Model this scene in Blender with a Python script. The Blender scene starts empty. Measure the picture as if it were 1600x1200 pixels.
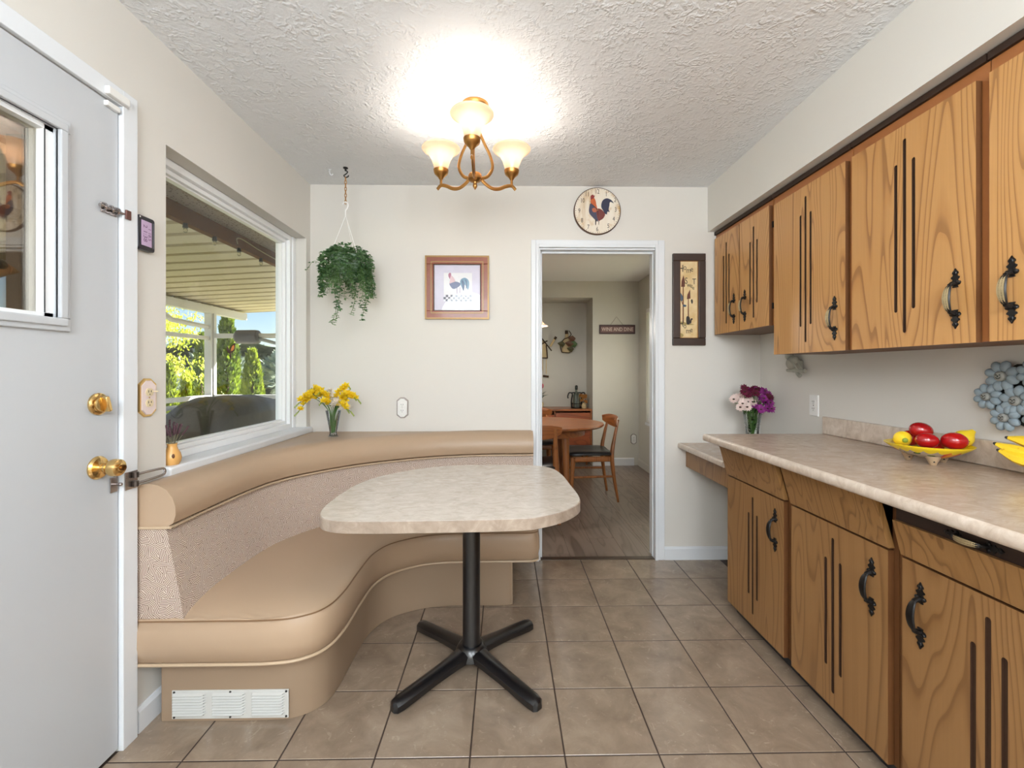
import bpy, bmesh, math, random
from mathutils import Vector, Matrix, Quaternion
random.seed(11)
R = math.radians
sc = bpy.context.scene
COL = sc.collection

def lin(c):
    return tuple(((x/255)/12.92 if x/255 <= .04045 else ((x/255+.055)/1.055)**2.4) for x in c[:3]) + (1,)

# ---------------------------------------------------------------- camera, world, sun, big lights, exposure
cam = bpy.data.cameras.new('camera'); camo = bpy.data.objects.new('camera', cam); COL.objects.link(camo)
cam.sensor_width = 36; cam.lens = 700/1600*36; cam.shift_y = -20.5/1600; cam.clip_start = .02; cam.clip_end = 400
camo.location = (0, 0, 1.24); camo.rotation_euler = (R(90), 0, -math.atan(12/700))
sc.camera = camo
sc.view_settings.view_transform = 'Standard'; sc.view_settings.look = 'None'
sc.view_settings.gamma = 1; sc.view_settings.use_curve_mapping = False
sc.view_settings.exposure = 1.0
sc.cycles.use_denoising = True
sc.cycles.max_bounces = 10; sc.cycles.diffuse_bounces = 5; sc.cycles.glossy_bounces = 4
sc.cycles.transmission_bounces = 8; sc.cycles.transparent_max_bounces = 12
sc.cycles.sample_clamp_indirect = 6; sc.cycles.caustics_refractive = False; sc.cycles.caustics_reflective = False

SUNV = Vector((.50, .62, .60)).normalized()
wd = bpy.data.worlds.new('sky'); sc.world = wd; wd.use_nodes = True
nt = wd.node_tree
bg = nt.nodes['Background']
sky = nt.nodes.new('ShaderNodeTexSky'); sky.sky_type = 'NISHITA'; sky.sun_disc = False
sky.sun_elevation = math.asin(SUNV.z); sky.sun_rotation = math.atan2(SUNV.x, SUNV.y)
sky.air_density = .9; sky.dust_density = .1; sky.ozone_density = 1.2
nt.links.new(sky.outputs[0], bg.inputs[0]); bg.inputs[1].default_value = .08

def lamp(name, kind, loc, power, color=(1, 1, 1), rot=(0, 0, 0), **k):
    l = bpy.data.lights.new(name, kind); l.energy = power; l.color = color
    for a, b in k.items(): setattr(l, a, b)
    o = bpy.data.objects.new(name, l); COL.objects.link(o); o.location = loc; o.rotation_euler = rot
    return o
s = lamp('sun', 'SUN', (6, 6, 8), 14., (1, .94, .84), angle=R(.6))
s.rotation_euler = SUNV.to_track_quat('Z', 'Y').to_euler()
# fill lights added behind the camera to brighten the room, no fixture modelled
lamp('unseen_fill_light', 'POINT', (-.55, -.75, 2.02), 42, (.87, .945, 1.0), shadow_soft_size=.38)
lamp('unseen_fill_light', 'POINT', (.75, -.75, 2.02), 42, (.87, .945, 1.0), shadow_soft_size=.38)
lamp('unseen_fill_light', 'POINT', (.1, -2.1, 2.02), 54, (.87, .945, 1.0), shadow_soft_size=.36)

# ---------------------------------------------------------------- node / material helpers
class NT:
    def __init__(s, name):
        s.m = bpy.data.materials.new(name); s.m.use_nodes = True; s.t = s.m.node_tree
        s.b = s.t.nodes['Principled BSDF']; s.out = s.t.nodes['Material Output']
    def n(s, kind, ins=None, **k):
        x = s.t.nodes.new('ShaderNode' + kind)
        for a, b in k.items(): setattr(x, a, b)
        for a, b in (ins or {}).items(): s.set(x.inputs[a], b)
        return x
    def set(s, sock, v):
        if isinstance(v, bpy.types.NodeSocket): s.t.links.new(v, sock)
        elif isinstance(v, bpy.types.Node): s.t.links.new(v.outputs[0], sock)
        else: sock.default_value = v
    def math(s, op, a, b=0., c=None):
        x = s.n('Math', operation=op); s.set(x.inputs[0], a); s.set(x.inputs[1], b)
        if c is not None: s.set(x.inputs[2], c)
        return x.outputs[0]
    def ramp(s, f, stops, interp='LINEAR'):
        x = s.n('ValToRGB', {0: f}); cr = x.color_ramp; cr.interpolation = interp
        while len(cr.elements) < len(stops): cr.elements.new(.5)
        for e, (p, c) in zip(cr.elements, stops):
            e.position = p; e.color = lin(c) if max(c) > 1.01 else (*c[:3], 1)
        return x.outputs[0]
    def mix(s, f, a, b, mode='MIX'):
        x = s.n('MixRGB', blend_type=mode)
        s.set(x.inputs[0], f); s.set(x.inputs[1], a); s.set(x.inputs[2], b)
        return x.outputs[0]
    def coord(s, scale=(1, 1, 1), which='Object', jitter=True, rot=(0, 0, 0)):
        tc = s.n('TexCoord'); v = tc.outputs[which]
        if jitter:
            oi = s.n('ObjectInfo')
            r = s.n('VectorMath', {0: oi.outputs['Random'], 1: (37.1, 53.7, 71.3)}, operation='MULTIPLY')
            v = s.n('VectorMath', {0: v, 1: r.outputs[0]}, operation='ADD').outputs[0]
        mp = s.n('Mapping', {'Vector': v, 'Scale': scale, 'Rotation': rot})
        return mp.outputs[0]
    def noise(s, v, scale=5, detail=2, rough=.5, dist=0):
        x = s.n('TexNoise', {'Vector': v, 'Scale': scale, 'Detail': detail, 'Roughness': rough, 'Distortion': dist})
        return x.outputs['Fac']
    def bump(s, h, strength=.3, dist=.01):
        x = s.n('Bump', {'Height': h, 'Strength': strength, 'Distance': dist}); s.set(s.b.inputs['Normal'], x)
    def base(s, c): s.set(s.b.inputs['Base Color'], c)

def M(name, col, rough=.5, metal=0., var=0., vs=8., bump=0., bs=60., bd=.002, coat=0., spec=None):
    t = NT(name); c = lin(col)
    t.b.inputs['Roughness'].default_value = rough; t.b.inputs['Metallic'].default_value = metal
    if coat: t.b.inputs['Coat Weight'].default_value = coat; t.b.inputs['Coat Roughness'].default_value = .08
    if spec is not None: t.b.inputs['Specular IOR Level'].default_value = spec
    if var or bump:
        v = t.coord()
    if var:
        f = t.noise(v, vs, 4, .6)
        a = tuple(x*(1-var) for x in c[:3])+(1,); b = tuple(min(1, x*(1+var)) for x in c[:3])+(1,)
        t.base(t.mix(f, a, b))
    else: t.base(c)
    if bump: t.bump(t.noise(v, bs, 3, .6), bump, bd)
    return t.m

def wood(name, light, mid, dark, rough=.42, along='z', rings=12., freq=(2.6, .5), line=.5, coat=.15, fine=.5):
    """wood: flame figure from contour lines of a noise field drawn out along the grain, plus fine streaks"""
    t = NT(name)
    k = {'z': (1, 1, freq[1]/freq[0]), 'y': (1, freq[1]/freq[0], 1), 'x': (freq[1]/freq[0], 1, 1)}[along]
    v = t.coord(tuple(freq[0]*x for x in k))
    h = t.noise(v, 1.0, 2.2, .42, .5)
    r = t.math('FRACT', t.math('MULTIPLY', h, rings))
    k2 = {'z': (1, 1, .03), 'y': (1, .03, 1), 'x': (.03, 1, 1)}[along]
    st = t.noise(t.coord(k2), 130, 3, .6)
    big = t.noise(v, .6, 2)
    col = t.ramp(r, [(0, mid), (.10, light), (.56, light), (.80, mid), (.91, dark), (1, dark)])
    col = t.mix(line, t.ramp(big, [(.3, mid), (.7, light)]), col)
    col = t.mix(t.math('MULTIPLY', st, fine), col, t.mix(.5, col, lin(dark)))
    t.base(col); t.b.inputs['Roughness'].default_value = rough
    t.b.inputs['Coat Weight'].default_value = coat; t.b.inputs['Coat Roughness'].default_value = .25
    t.bump(st, .12, .001)
    return t.m

def glass(name, tint=(1, 1, 1), refl=1.0, rough=0.0):
    """thin pane: Fresnel reflection over plain transmission"""
    t = NT(name)
    f = t.n('Fresnel', {'IOR': 1.5})
    g = t.n('BsdfGlossy', {'Color': (1, 1, 1, 1), 'Roughness': rough}); tr = t.n('BsdfTransparent', {'Color': (*tint, 1)})
    mx = t.n('MixShader', {0: t.math('MULTIPLY', f, refl), 1: tr.outputs[0], 2: g.outputs[0]})
    t.t.links.new(mx.outputs[0], t.out.inputs[0])
    return t.m

def leafmat(name, a, b, trans=.4, rough=.5, scale=3.):
    t = NT(name)
    oi = t.n('ObjectInfo')
    v = t.coord()
    c = t.mix(t.ramp(t.noise(v, scale, 3, .7), [(.3, (0, 0, 0)), (.7, (1, 1, 1))]), lin(a), lin(b))
    d = t.n('BsdfDiffuse', {0: c}); tr = t.n('BsdfTranslucent', {0: c}); gl = t.n('BsdfGlossy', {0: (1, 1, 1, 1), 'Roughness': rough})
    m1 = t.n('MixShader', {0: trans, 1: d.outputs[0], 2: tr.outputs[0]})
    m2 = t.n('MixShader', {0: .04, 1: m1.outputs[0], 2: gl.outputs[0]})
    t.t.links.new(m2.outputs[0], t.out.inputs[0])
    return t.m

# ---------------------------------------------------------------- mesh helpers
def tag(o, label=None, cat=None, group=None, kind=None):
    if label: o['label'] = label
    if cat: o['category'] = cat
    if group: o['group'] = group
    if kind: o['kind'] = kind
    return o

def thing(name, label, cat, loc=(0, 0, 0), rz=0., group=None):
    o = bpy.data.objects.new(name, None); COL.objects.link(o); o.location = loc; o.rotation_euler = (0, 0, rz)
    o.empty_display_size = .05
    return tag(o, label, cat, group)

def rootloc(p):
    while p.parent: p = p.parent
    return Vector(p.location)

def copy_tree(o, parent=None):
    c = o.copy(); COL.objects.link(c); c.parent = parent
    for ch in [x for x in o.children]: copy_tree(ch, c)
    return c

def spline(pts, n=8, closed=False):
    P = [Vector(p) for p in pts]; N = len(P); out = []
    for i in range(N if closed else N-1):
        p1 = P[i]; p2 = P[(i+1) % N]
        p0 = P[i-1] if (closed or i > 0) else p1*2-p2
        p3 = P[(i+2) % N] if (closed or i < N-2) else p2*2-p1
        for j in range(n):
            t = j/n
            out.append(.5*((2*p1)+(p2-p0)*t+(2*p0-5*p1+4*p2-p3)*t*t+(3*p1-p0-3*p2+p3)*t**3))
    if not closed: out.append(P[-1])
    return out

class MB:
    def __init__(s): s.v = []; s.f = []; s.mi = []; s.m = 0; s.uv = None; s.T = None
    def add(s, vs, fs):
        b = len(s.v)
        s.v += [tuple(s.T @ Vector(v)) for v in vs] if s.T is not None else [tuple(v) for v in vs]
        s.f += [tuple(i+b for i in f) for f in fs]; s.mi += [s.m]*len(fs)
        return s
    def box(s, x0, x1, y0, y1, z0, z1):
        return s.add([(x0, y0, z0), (x1, y0, z0), (x1, y1, z0), (x0, y1, z0), (x0, y0, z1), (x1, y0, z1), (x1, y1, z1), (x0, y1, z1)],
                     [(0, 3, 2, 1), (4, 5, 6, 7), (0, 1, 5, 4), (1, 2, 6, 5), (2, 3, 7, 6), (3, 0, 4, 7)])
    def prism(s, poly, axis, a, b):
        f = {'x': lambda u, v, w: (w, u, v), 'y': lambda u, v, w: (u, w, v), 'z': lambda u, v, w: (u, v, w)}[axis]
        n = len(poly)
        vs = [f(p[0], p[1], a) for p in poly]+[f(p[0], p[1], b) for p in poly]
        return s.add(vs, [tuple(range(n)), tuple(range(2*n-1, n-1, -1))]+[(i, (i+1) % n, n+(i+1) % n, n+i) for i in range(n)])
    def flat(s, poly, f):
        vs = [f(*p) for p in poly]; return s.add(vs, [tuple(range(len(vs)))])
    def tube(s, pts, r, n=8, closed=False, flat=1.0, up=None):
        P = [Vector(p) for p in pts]; N = len(P)
        rr = r if isinstance(r, (list, tuple)) else [r]*N
        T = []
        for i in range(N):
            a = P[i-1] if (i > 0 or closed) else P[i]; b = P[(i+1) % N] if (i < N-1 or closed) else P[i]
            t = (b-a); T.append(t.normalized() if t.length > 1e-9 else Vector((0, 0, 1)))
        u = Vector(up) if up else (Vector((0, 0, 1)) if abs(T[0].z) < .9 else Vector((1, 0, 0)))
        vs = []
        for i in range(N):
            u = (u-T[i]*u.dot(T[i]))
            u = u.normalized() if u.length > 1e-6 else T[i].orthogonal().normalized()
            w = T[i].cross(u)
            for k in range(n):
                a = 2*math.pi*k/n
                vs.append(P[i]+(u*math.cos(a)+w*math.sin(a)*flat)*rr[i])
        fs = []
        for i in range(N if closed else N-1):
            j = (i+1) % N
            for k in range(n): fs.append((i*n+k, i*n+(k+1) % n, j*n+(k+1) % n, j*n+k))
        if not closed: fs += [tuple(range(n-1, -1, -1)), tuple((N-1)*n+k for k in range(n))]
        return s.add(vs, fs)
    def lathe(s, prof, n=24, c=(0, 0, 0), axis='z', sx=1., sy=1.):
        f = {'z': lambda a, b, h: (c[0]+a, c[1]+b, c[2]+h), 'x': lambda a, b, h: (c[0]+h, c[1]+a, c[2]+b), 'y': lambda a, b, h: (c[0]+a, c[1]+h, c[2]+b)}[axis]
        vs = []; N = len(prof)
        for (r, h) in prof:
            for k in range(n):
                a = 2*math.pi*k/n; vs.append(f(r*math.cos(a)*sx, r*math.sin(a)*sy, h))
        fs = [(i*n+k, i*n+(k+1) % n, (i+1)*n+(k+1) % n, (i+1)*n+k) for i in range(N-1) for k in range(n)]
        if prof[0][0] > 1e-5: fs.append(tuple(range(n-1, -1, -1)))
        if prof[-1][0] > 1e-5: fs.append(tuple((N-1)*n+k for k in range(n)))
        return s.add(vs, fs)
    def shell(s, prof, th, n=32, c=(0, 0, 0)):
        inner = [(max(r-th, .001), h) for r, h in prof]
        vs = []; ring = prof+inner[::-1]; N = len(ring)
        for (r, h) in ring:
            for k in range(n):
                a = 2*math.pi*k/n; vs.append((c[0]+r*math.cos(a), c[1]+r*math.sin(a), c[2]+h))
        return s.add(vs, [(i*n+k, i*n+(k+1) % n, ((i+1) % N)*n+(k+1) % n, ((i+1) % N)*n+k) for i in range(N-1) for k in range(n)])
    def ell(s, c, rx, ry, rz, nu=14, nv=9, rot=None):
        vs = []; c = Vector(c)
        for i in range(nv+1):
            th = math.pi*i/nv
            for k in range(nu):
                a = 2*math.pi*k/nu
                p = Vector((rx*math.sin(th)*math.cos(a), ry*math.sin(th)*math.sin(a), rz*math.cos(th)))
                if rot is not None: p = rot @ p
                vs.append(c+p)
        return s.add(vs, [(i*nu+k, (i+1)*nu+k, (i+1)*nu+(k+1) % nu, i*nu+(k+1) % nu) for i in range(nv) for k in range(nu)])
    def loft(s, rows, closed=False, caps=True):
        n = len(rows[0]); vs = [p for r in rows for p in r]; N = len(rows); fs = []
        for i in range(N-1):
            for k in range(n if closed else n-1): fs.append((i*n+k, i*n+(k+1) % n, (i+1)*n+(k+1) % n, (i+1)*n+k))
        if closed and caps: fs += [tuple(range(n-1, -1, -1)), tuple((N-1)*n+k for k in range(n))]
        return s.add(vs, fs)
    def build(s, name, mat, parent=None, smooth=True, loc=None, world=True, bevel=0., ang=35, seg=2, merge=0., recalc=True):
        me = bpy.data.meshes.new(name)
        off = Vector((0, 0, 0))
        if parent is not None and world: off = rootloc(parent)
        if loc is not None: off = Vector(loc)
        me.from_pydata([tuple(Vector(v)-off) for v in s.v], [], s.f)
        for m in (mat if isinstance(mat, (list, tuple)) else [mat]): me.materials.append(m)
        me.polygons.foreach_set('material_index', s.mi)
        if recalc or merge:
            bm = bmesh.new(); bm.from_mesh(me)
            if merge: bmesh.ops.remove_doubles(bm, verts=bm.verts, dist=merge)
            if recalc: bmesh.ops.recalc_face_normals(bm, faces=bm.faces)
            bm.to_mesh(me); bm.free()
        if smooth:
            me.shade_smooth(); me.set_sharp_from_angle(angle=R(ang))
        o = bpy.data.objects.new(name, me); COL.objects.link(o)
        if loc is not None: o.location = loc
        if parent is not None: o.parent = parent
        if bevel:
            b = o.modifiers.new('edge', 'BEVEL'); b.width = bevel; b.segments = seg; b.limit_method = 'ANGLE'; b.angle_limit = R(40)
        return o

def struct(mb, name, mat, **k): return tag(mb.build(name, mat, **k), kind='structure')
def text_to(mb, body, size, f, align='CENTER', shear=0., sx=1.):
    """flat lettering: glyph outlines laid with f(u, v) -> point"""
    cu = bpy.data.curves.new('t', 'FONT'); cu.body = body; cu.size = size; cu.align_x = align; cu.align_y = 'CENTER'; cu.shear = shear
    cu.resolution_u = 3
    o = bpy.data.objects.new('t', cu); COL.objects.link(o)
    me = bpy.data.meshes.new_from_object(o)
    mb.add([f(v.co.x*sx, v.co.y) for v in me.vertices], [tuple(p.vertices) for p in me.polygons])
    bpy.data.objects.remove(o); bpy.data.meshes.remove(me); bpy.data.curves.remove(cu)

# ---------------------------------------------------------------- materials
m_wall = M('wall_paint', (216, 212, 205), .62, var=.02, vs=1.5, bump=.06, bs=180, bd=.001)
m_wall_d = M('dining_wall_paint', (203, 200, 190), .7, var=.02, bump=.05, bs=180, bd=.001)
t = NT('popcorn_ceiling'); v = t.coord(jitter=False)
vo = t.n('TexVoronoi', {'Vector': t.mix(.10, v, t.n('TexNoise', {'Vector': v, 'Scale': 28.}).outputs['Color']), 'Scale': 42.}, feature='SMOOTH_F1')
h = t.math('MULTIPLY', t.ramp(vo.outputs['Distance'], [(.15, (1, 1, 1)), (.55, (0, 0, 0))]), t.ramp(t.noise(v, 14, 2), [(.38, (0, 0, 0)), (.6, (1, 1, 1))]))
h = t.math('ADD', h, t.math('MULTIPLY', t.noise(v, 90, 3), .5))
t.base(lin((228, 230, 233))); t.b.inputs['Roughness'].default_value = .9; t.bump(h, .42, .010); m_ceil = t.m
m_ceil_d = M('dining_ceiling', (232, 232, 232), .9, bump=.2, bs=60, bd=.004)
m_white = M('white_trim_paint', (222, 225, 229), .35, var=.01)
m_door = M('white_door_paint', (190, 193, 197), .33, var=.012, vs=3, bump=.05, bs=40, bd=.001)
m_vinylw = M('white_window_vinyl', (238, 239, 240), .28)
m_gap = M('dark_gap', (70, 72, 74), .8)
m_glass = glass('window_glass', (.97, .985, .985), .08)
m_dglass = glass('door_glass', (.88, .85, .80), .6)

def tilemat():
    t = NT('floor_tile'); v = t.coord()
    n1 = t.noise(v, 7, 5, .62, .6); n2 = t.noise(v, 26, 5, .7, 1.2)
    c = t.ramp(n1, [(.25, (128, 110, 93)), (.5, (146, 128, 110)), (.72, (162, 144, 124))])
    c = t.mix(t.math('MULTIPLY', t.ramp(n2, [(.58, (0, 0, 0)), (.70, (1, 1, 1))]), .40), c, lin((190, 174, 152)))
    oi = t.n('ObjectInfo'); c = t.mix(t.math('MULTIPLY', oi.outputs['Random'], .12), c, lin((112, 94, 78)))
    t.base(c); t.b.inputs['Roughness'].default_value = .24; t.b.inputs['Coat Weight'].default_value = .35; t.b.inputs['Coat Roughness'].default_value = .12
    t.bump(t.math('ADD', t.noise(v, 60, 3), t.math('MULTIPLY', t.noise(v, 260, 2), .4)), .14, .002)
    return t.m
m_tile = tilemat()
m_grout = M('dark_grout', (58, 44, 36), .8)
m_plank = wood('grey_laminate', (140, 124, 112), (118, 103, 93), (88, 76, 68), .30, 'y', 9., (6, .7), .5, .1, .35)
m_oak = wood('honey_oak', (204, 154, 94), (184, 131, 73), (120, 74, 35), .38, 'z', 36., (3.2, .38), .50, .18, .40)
m_oak_d = wood('shaded_oak', (160, 120, 76), (138, 99, 58), (92, 58, 30), .42, 'z', 30., (3.0, .38), .42, .12, .42)  # honey oak darkened; shading on the lower cabinets is put into the colour
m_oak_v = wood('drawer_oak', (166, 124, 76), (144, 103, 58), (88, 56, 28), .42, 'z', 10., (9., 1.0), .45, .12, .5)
m_frame_oak = M('reddish_oak_rail', (160, 100, 54), .45, var=.1, vs=30)
m_carc = M('dark_oak_edge', (104, 66, 36), .5, var=.12, vs=20)
m_darkgap = M('dark_brown_stain', (46, 28, 18), .6)
m_groove = M('groove_brown', (62, 40, 26), .6)
m_kick = M('black_kick', (38, 38, 42), .5)
def lamin(name, a, b, c, rough, edge=False):
    t = NT(name); v = t.coord((1, 1.5, 1), jitter=False)
    n1 = t.noise(v, 16, 6, .7, 1.0); n2 = t.noise(v, 60, 3, .6)
    col = t.ramp(n1, [(.28, a), (.5, b), (.72, c)])
    col = t.mix(t.math('MULTIPLY', n2, .25), col, lin(a))
    t.base(col); t.b.inputs['Roughness'].default_value = rough
    return t.m
m_counter = lamin('counter_laminate', (166, 143, 124), (186, 165, 147), (204, 187, 170), .26)
m_cedge = lamin('counter_edge_laminate', (180, 160, 142), (206, 190, 174), (226, 213, 200), .3)
m_table = lamin('table_laminate', (188, 176, 162), (206, 196, 184), (220, 212, 202), .24)
m_tedge = lamin('table_edge_laminate', (138, 122, 108), (160, 143, 128), (184, 168, 152), .35)
m_blackmetal = M('black_table_metal', (15, 15, 18), .28, coat=.4)
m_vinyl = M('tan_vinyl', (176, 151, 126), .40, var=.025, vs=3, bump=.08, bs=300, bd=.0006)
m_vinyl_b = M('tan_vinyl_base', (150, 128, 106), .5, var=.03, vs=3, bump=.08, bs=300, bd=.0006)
m_pipe = M('tan_piping', (186, 163, 136), .4)
m_pipe_d = M('brown_seam', (128, 98, 70), .5)
def fabric():
    t = NT('dash_fabric'); tc = t.n('TexCoord')
    mp = t.n('Mapping', {'Vector': tc.outputs['UV'], 'Scale': (1, 1, 1)})
    uv = mp.outputs[0]
    vo = t.n('TexVoronoi', {'Vector': uv, 'Scale': 46.}, voronoi_dimensions='2D', feature='F1')
    sp = t.n('SeparateColor', {0: vo.outputs['Color']}); a = t.math('MULTIPLY', sp.outputs[0], 6.283)
    s2 = t.n('SeparateXYZ', {0: uv})
    q = t.math('ADD', t.math('MULTIPLY', s2.outputs[0], t.math('COSINE', a)), t.math('MULTIPLY', s2.outputs[1], t.math('SINE', a)))
    st = t.math('SINE', t.math('MULTIPLY', q, 6.283*185))
    f = t.ramp(st, [(.10, (0, 0, 0)), (.45, (1, 1, 1))])
    t.base(t.mix(f, lin((132, 108, 95)), lin((222, 206, 192)))); t.b.inputs['Roughness'].default_value = .62
    t.b.inputs['Sheen Weight'].default_value = .15
    t.bump(st, .15, .001)
    return t.m
m_fabric = fabric()
m_brass = M('polished_brass', (226, 190, 126), .15, 1.0)
m_abrass = M('antique_brass', (176, 128, 72), .30, 1.0, var=.10, vs=60)
m_dbrass = M('dark_brass', (120, 86, 50), .35, 1.0)
m_chrome = M('worn_chrome', (165, 158, 156), .25, 1.0)
m_black = M('black_iron', (24, 22, 22), .42, .3)
m_irid = M('pale_brass_inlay', (196, 178, 138), .34, .6, var=.25, vs=120)
m_plastic = M('white_plastic', (232, 231, 228), .35)
m_ivory = M('ivory_plastic', (222, 205, 168), .4)
m_pink = M('pinkish_plate', (226, 208, 204), .35)
m_slot = M('dark_slot', (40, 36, 34), .6)
m_bplastic = M('black_plastic', (30, 29, 36), .32)
m_lcd = M('lcd_lilac', (186, 160, 190), .3)
m_lcdt = M('lcd_digit', (92, 62, 96), .5)
m_stem = leafmat('stem_green', (66, 104, 40), (92, 130, 58), .15)
m_leafd = leafmat('ivy_green', (40, 92, 52), (138, 172, 122), .30, .4, 14)

# ---------------------------------------------------------------- room shell
XL, XR, YF, ZC = -1.26, 1.69, 2.93, 2.45
WT = .16
b = MB()                                    # left wall with door and window openings
D0, D1, DZ = .585, 1.482, 2.10              # door opening
W0, W1, WZ0, WZ1 = 1.69, 2.872, .845, 2.083  # window opening
for y0, y1, z0, z1 in ((-2.9, D0, 0, ZC), (D0, D1, DZ, ZC), (D1, W0, 0, ZC), (W0, W1, 0, WZ0), (W0, W1, WZ1, ZC), (W1, YF+.12, 0, ZC)):
    b.box(XL-WT, XL, y0, y1, z0, z1)
struct(b, 'wall_left', m_wall, smooth=False)
b = MB()                                    # far wall with doorway
P0, P1, PZ = .225, 1.000, 2.045
for x0, x1, z0, z1 in ((XL, P0, 0, ZC), (P0, P1, PZ, ZC), (P1, XR+.12, 0, ZC)):
    b.box(x0, x1, YF, YF+.115, z0, z1)
struct(b, 'wall_far', m_wall, smooth=False)
struct(MB().box(XR, XR+.12, -2.9, YF, 0, ZC), 'wall_right', m_wall, smooth=False)
struct(MB().box(XL-WT, XR+.12, -3.02, -2.9, 0, ZC), 'wall_back', m_wall, smooth=False)
struct(MB().box(XL-WT, XR+.12, -3.02, YF+.115, ZC, ZC+.08), 'ceiling', m_ceil, smooth=False)
struct(MB().box(1.34, XR, -2.9, YF, 2.155, ZC), 'trim_soffit', m_wall, smooth=False)
# floor: slab in grout colour, each tile a piece of its own
fl = struct(MB().box(XL-WT, XR+.12, -3.02, 2.935, -.10, -.0013), 'floor', m_grout, smooth=False)
TS, TX0, TY0, G = .305, .195, 1.745, .0022
def tile_mesh(w, d):
    c = .0015; z0, z1 = -.006, .0; mb = MB()
    o = [(-w/2, -d/2), (w/2, -d/2), (w/2, d/2), (-w/2, d/2)]
    i = [(-w/2+c, -d/2+c), (w/2-c, -d/2+c), (w/2-c, d/2-c), (-w/2+c, d/2-c)]
    mb.loft([[(x, y, z0) for x, y in o], [(x, y, z1-c) for x, y in o], [(x, y, z1) for x, y in i]], closed=True)
    return mb
cache = {}
for j in range(-3, 4):
    for i in range(-5, 5):
        x0, x1 = max(XL, TX0+i*TS), min(XR, TX0+(i+1)*TS); y0, y1 = TY0+j*TS, min(2.935, TY0+(j+1)*TS)
        if x1-x0 < .02 or (x0 > 1.24) or (x1 < -.75 and y0 > 1.6) or (x1 < .0 and y0 > 2.5): continue
        w, d = round(x1-x0-2*G, 4), round(y1-y0-2*G, 4)
        if (w, d) not in cache:
            o = tile_mesh(w, d).build('tile', m_tile, smooth=False, loc=(0, 0, 0)); cache[(w, d)] = o.data
        else:
            o = bpy.data.objects.new('tile', cache[(w, d)]); COL.objects.link(o)
        o.location = ((x0+x1)/2, (y0+y1)/2, 0); o.parent = fl
b = MB(); b.box(XL, XR, -2.9, TY0-3*TS, -.006, -.0005); b.build('tile_field', m_tile, fl, smooth=False)['kind'] = 'stuff'

# baseboards, door casings
def baseboard(name, poly_pts, mat=m_white, h=.085, parent=None):
    """poly_pts: two plan points; the board lies to the left of the run"""
    (x0, y0), (x1, y1) = poly_pts; d = Vector((x1-x0, y1-y0, 0)); L = d.length; d.normalize(); n = Vector((-d.y, d.x, 0))
    prof = [(0, 0), (.013, 0), (.013, h-.014), (.006, h), (0, h)]
    rows = [[Vector((x0, y0, 0))+d*s+n*p[0]+Vector((0, 0, p[1])) for p in prof] for s in (0, L)]
    return struct(MB().loft(rows, closed=True), name, mat, smooth=False)
baseboard('baseboard_far', ((XR, YF), (1.0505, YF)))
baseboard('baseboard_left', ((XL, 1.70), (XL, 1.552)))
def casing(name, mk, mat=m_white):
    b = MB(); mk(b); return struct(b, name, mat, smooth=False, bevel=.004)
def c1(b):      # doorway in the far wall: stepped casing plus jamb lining
    for g, e, t in ((.020, .05, .015), (0., .0198, .021)):
        b.box(P0-e, P0-g, YF-t, YF, 0, PZ+e); b.box(P1+g-.012, P1+e-.012*(g == 0), YF-t, YF, 0, PZ+e); b.box(P0-g+.0001, P1+g-.0121, YF-t, YF, PZ+g, PZ+e)
    b.box(P0, P0+.012, YF-.004, YF+.119, 0, PZ-.0122); b.box(P1-.008, P1, YF-.004, YF+.119, 0, PZ-.0122); b.box(P0, P1, YF-.004, YF+.119, PZ-.012, PZ)
    b.box(P1-.014, P1-.008, YF+.04, YF+.060, 0, PZ-.012); b.box(P0+.012, P0+.026, YF+.04, YF+.075, 0, PZ-.012); b.box(P0+.012, P1-.012, YF+.04, YF+.075, PZ-.026, PZ-.012)
casing('trim_1', c1)
def c2(b):      # back door casing and jamb
    b.box(XL, XL+.018, D1, D1+.058, 0, DZ+.055); b.box(XL, XL+.018, D0-.058, D0, 0, DZ+.055); b.box(XL, XL+.018, D0, D1, DZ, DZ+.055)
    b.box(XL-WT, XL, D1, D1+.004, 0, DZ); b.box(XL-WT, XL, D0-.004, D0, 0, DZ)
casing('trim_2', c2)
struct(MB().prism([(P0+.012, YF+.0), (P1-.012, YF), (P1-.012, YF+.045), (P0+.012, YF+.045)], 'z', -.004, .004), 'trim_3', M('dark_threshold', (84, 70, 60), .35, .4), smooth=False)

# ---------------------------------------------------------------- back door
b = MB(); q = .004
oy0, oy1, oz0, oz1 = .72, 1.275, 1.388, 1.918     # light opening
X0, X1 = XL-.040, XL+.004
for y0, y1, z0, z1 in ((D0+q, oy0, .012, DZ-q), (oy1, D1-q, .012, DZ-q), (oy0, oy1, .012, oz0), (oy0, oy1, oz1, DZ-q)):
    b.box(X0, X1, y0, y1, z0, z1)
door = struct(b, 'door_1', m_door, smooth=False)
b = MB()                                           # moulding around the light
for w, t0 in ((.036, .010), (.022, .017)):
    b.box(X1, X1+t0, oy0-w, oy1+w, oz0-w, oz0); b.box(X1, X1+t0, oy0-w, oy1+w, oz1, oz1+w)
    b.box(X1, X1+t0, oy0-w, oy0, oz0, oz1); b.box(X1, X1+t0, oy1, oy1+w, oz0, oz1)
b.build('glazing_bead', m_door, door, smooth=False, bevel=.003)
b = MB()
b.box(X0-.004, X1-.006, oy1-.024, oy1, oz0, oz1); b.box(X0-.004, X1-.006, oy0, oy0+.024, oz0, oz1); b.box(X0-.004, X1-.006, oy0, oy1, oz0, oz0+.012); b.box(X0-.004, X1-.006, oy0, oy1, oz1-.012, oz1)
b.build('inner_sash', m_vinylw, door, smooth=False)
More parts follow.
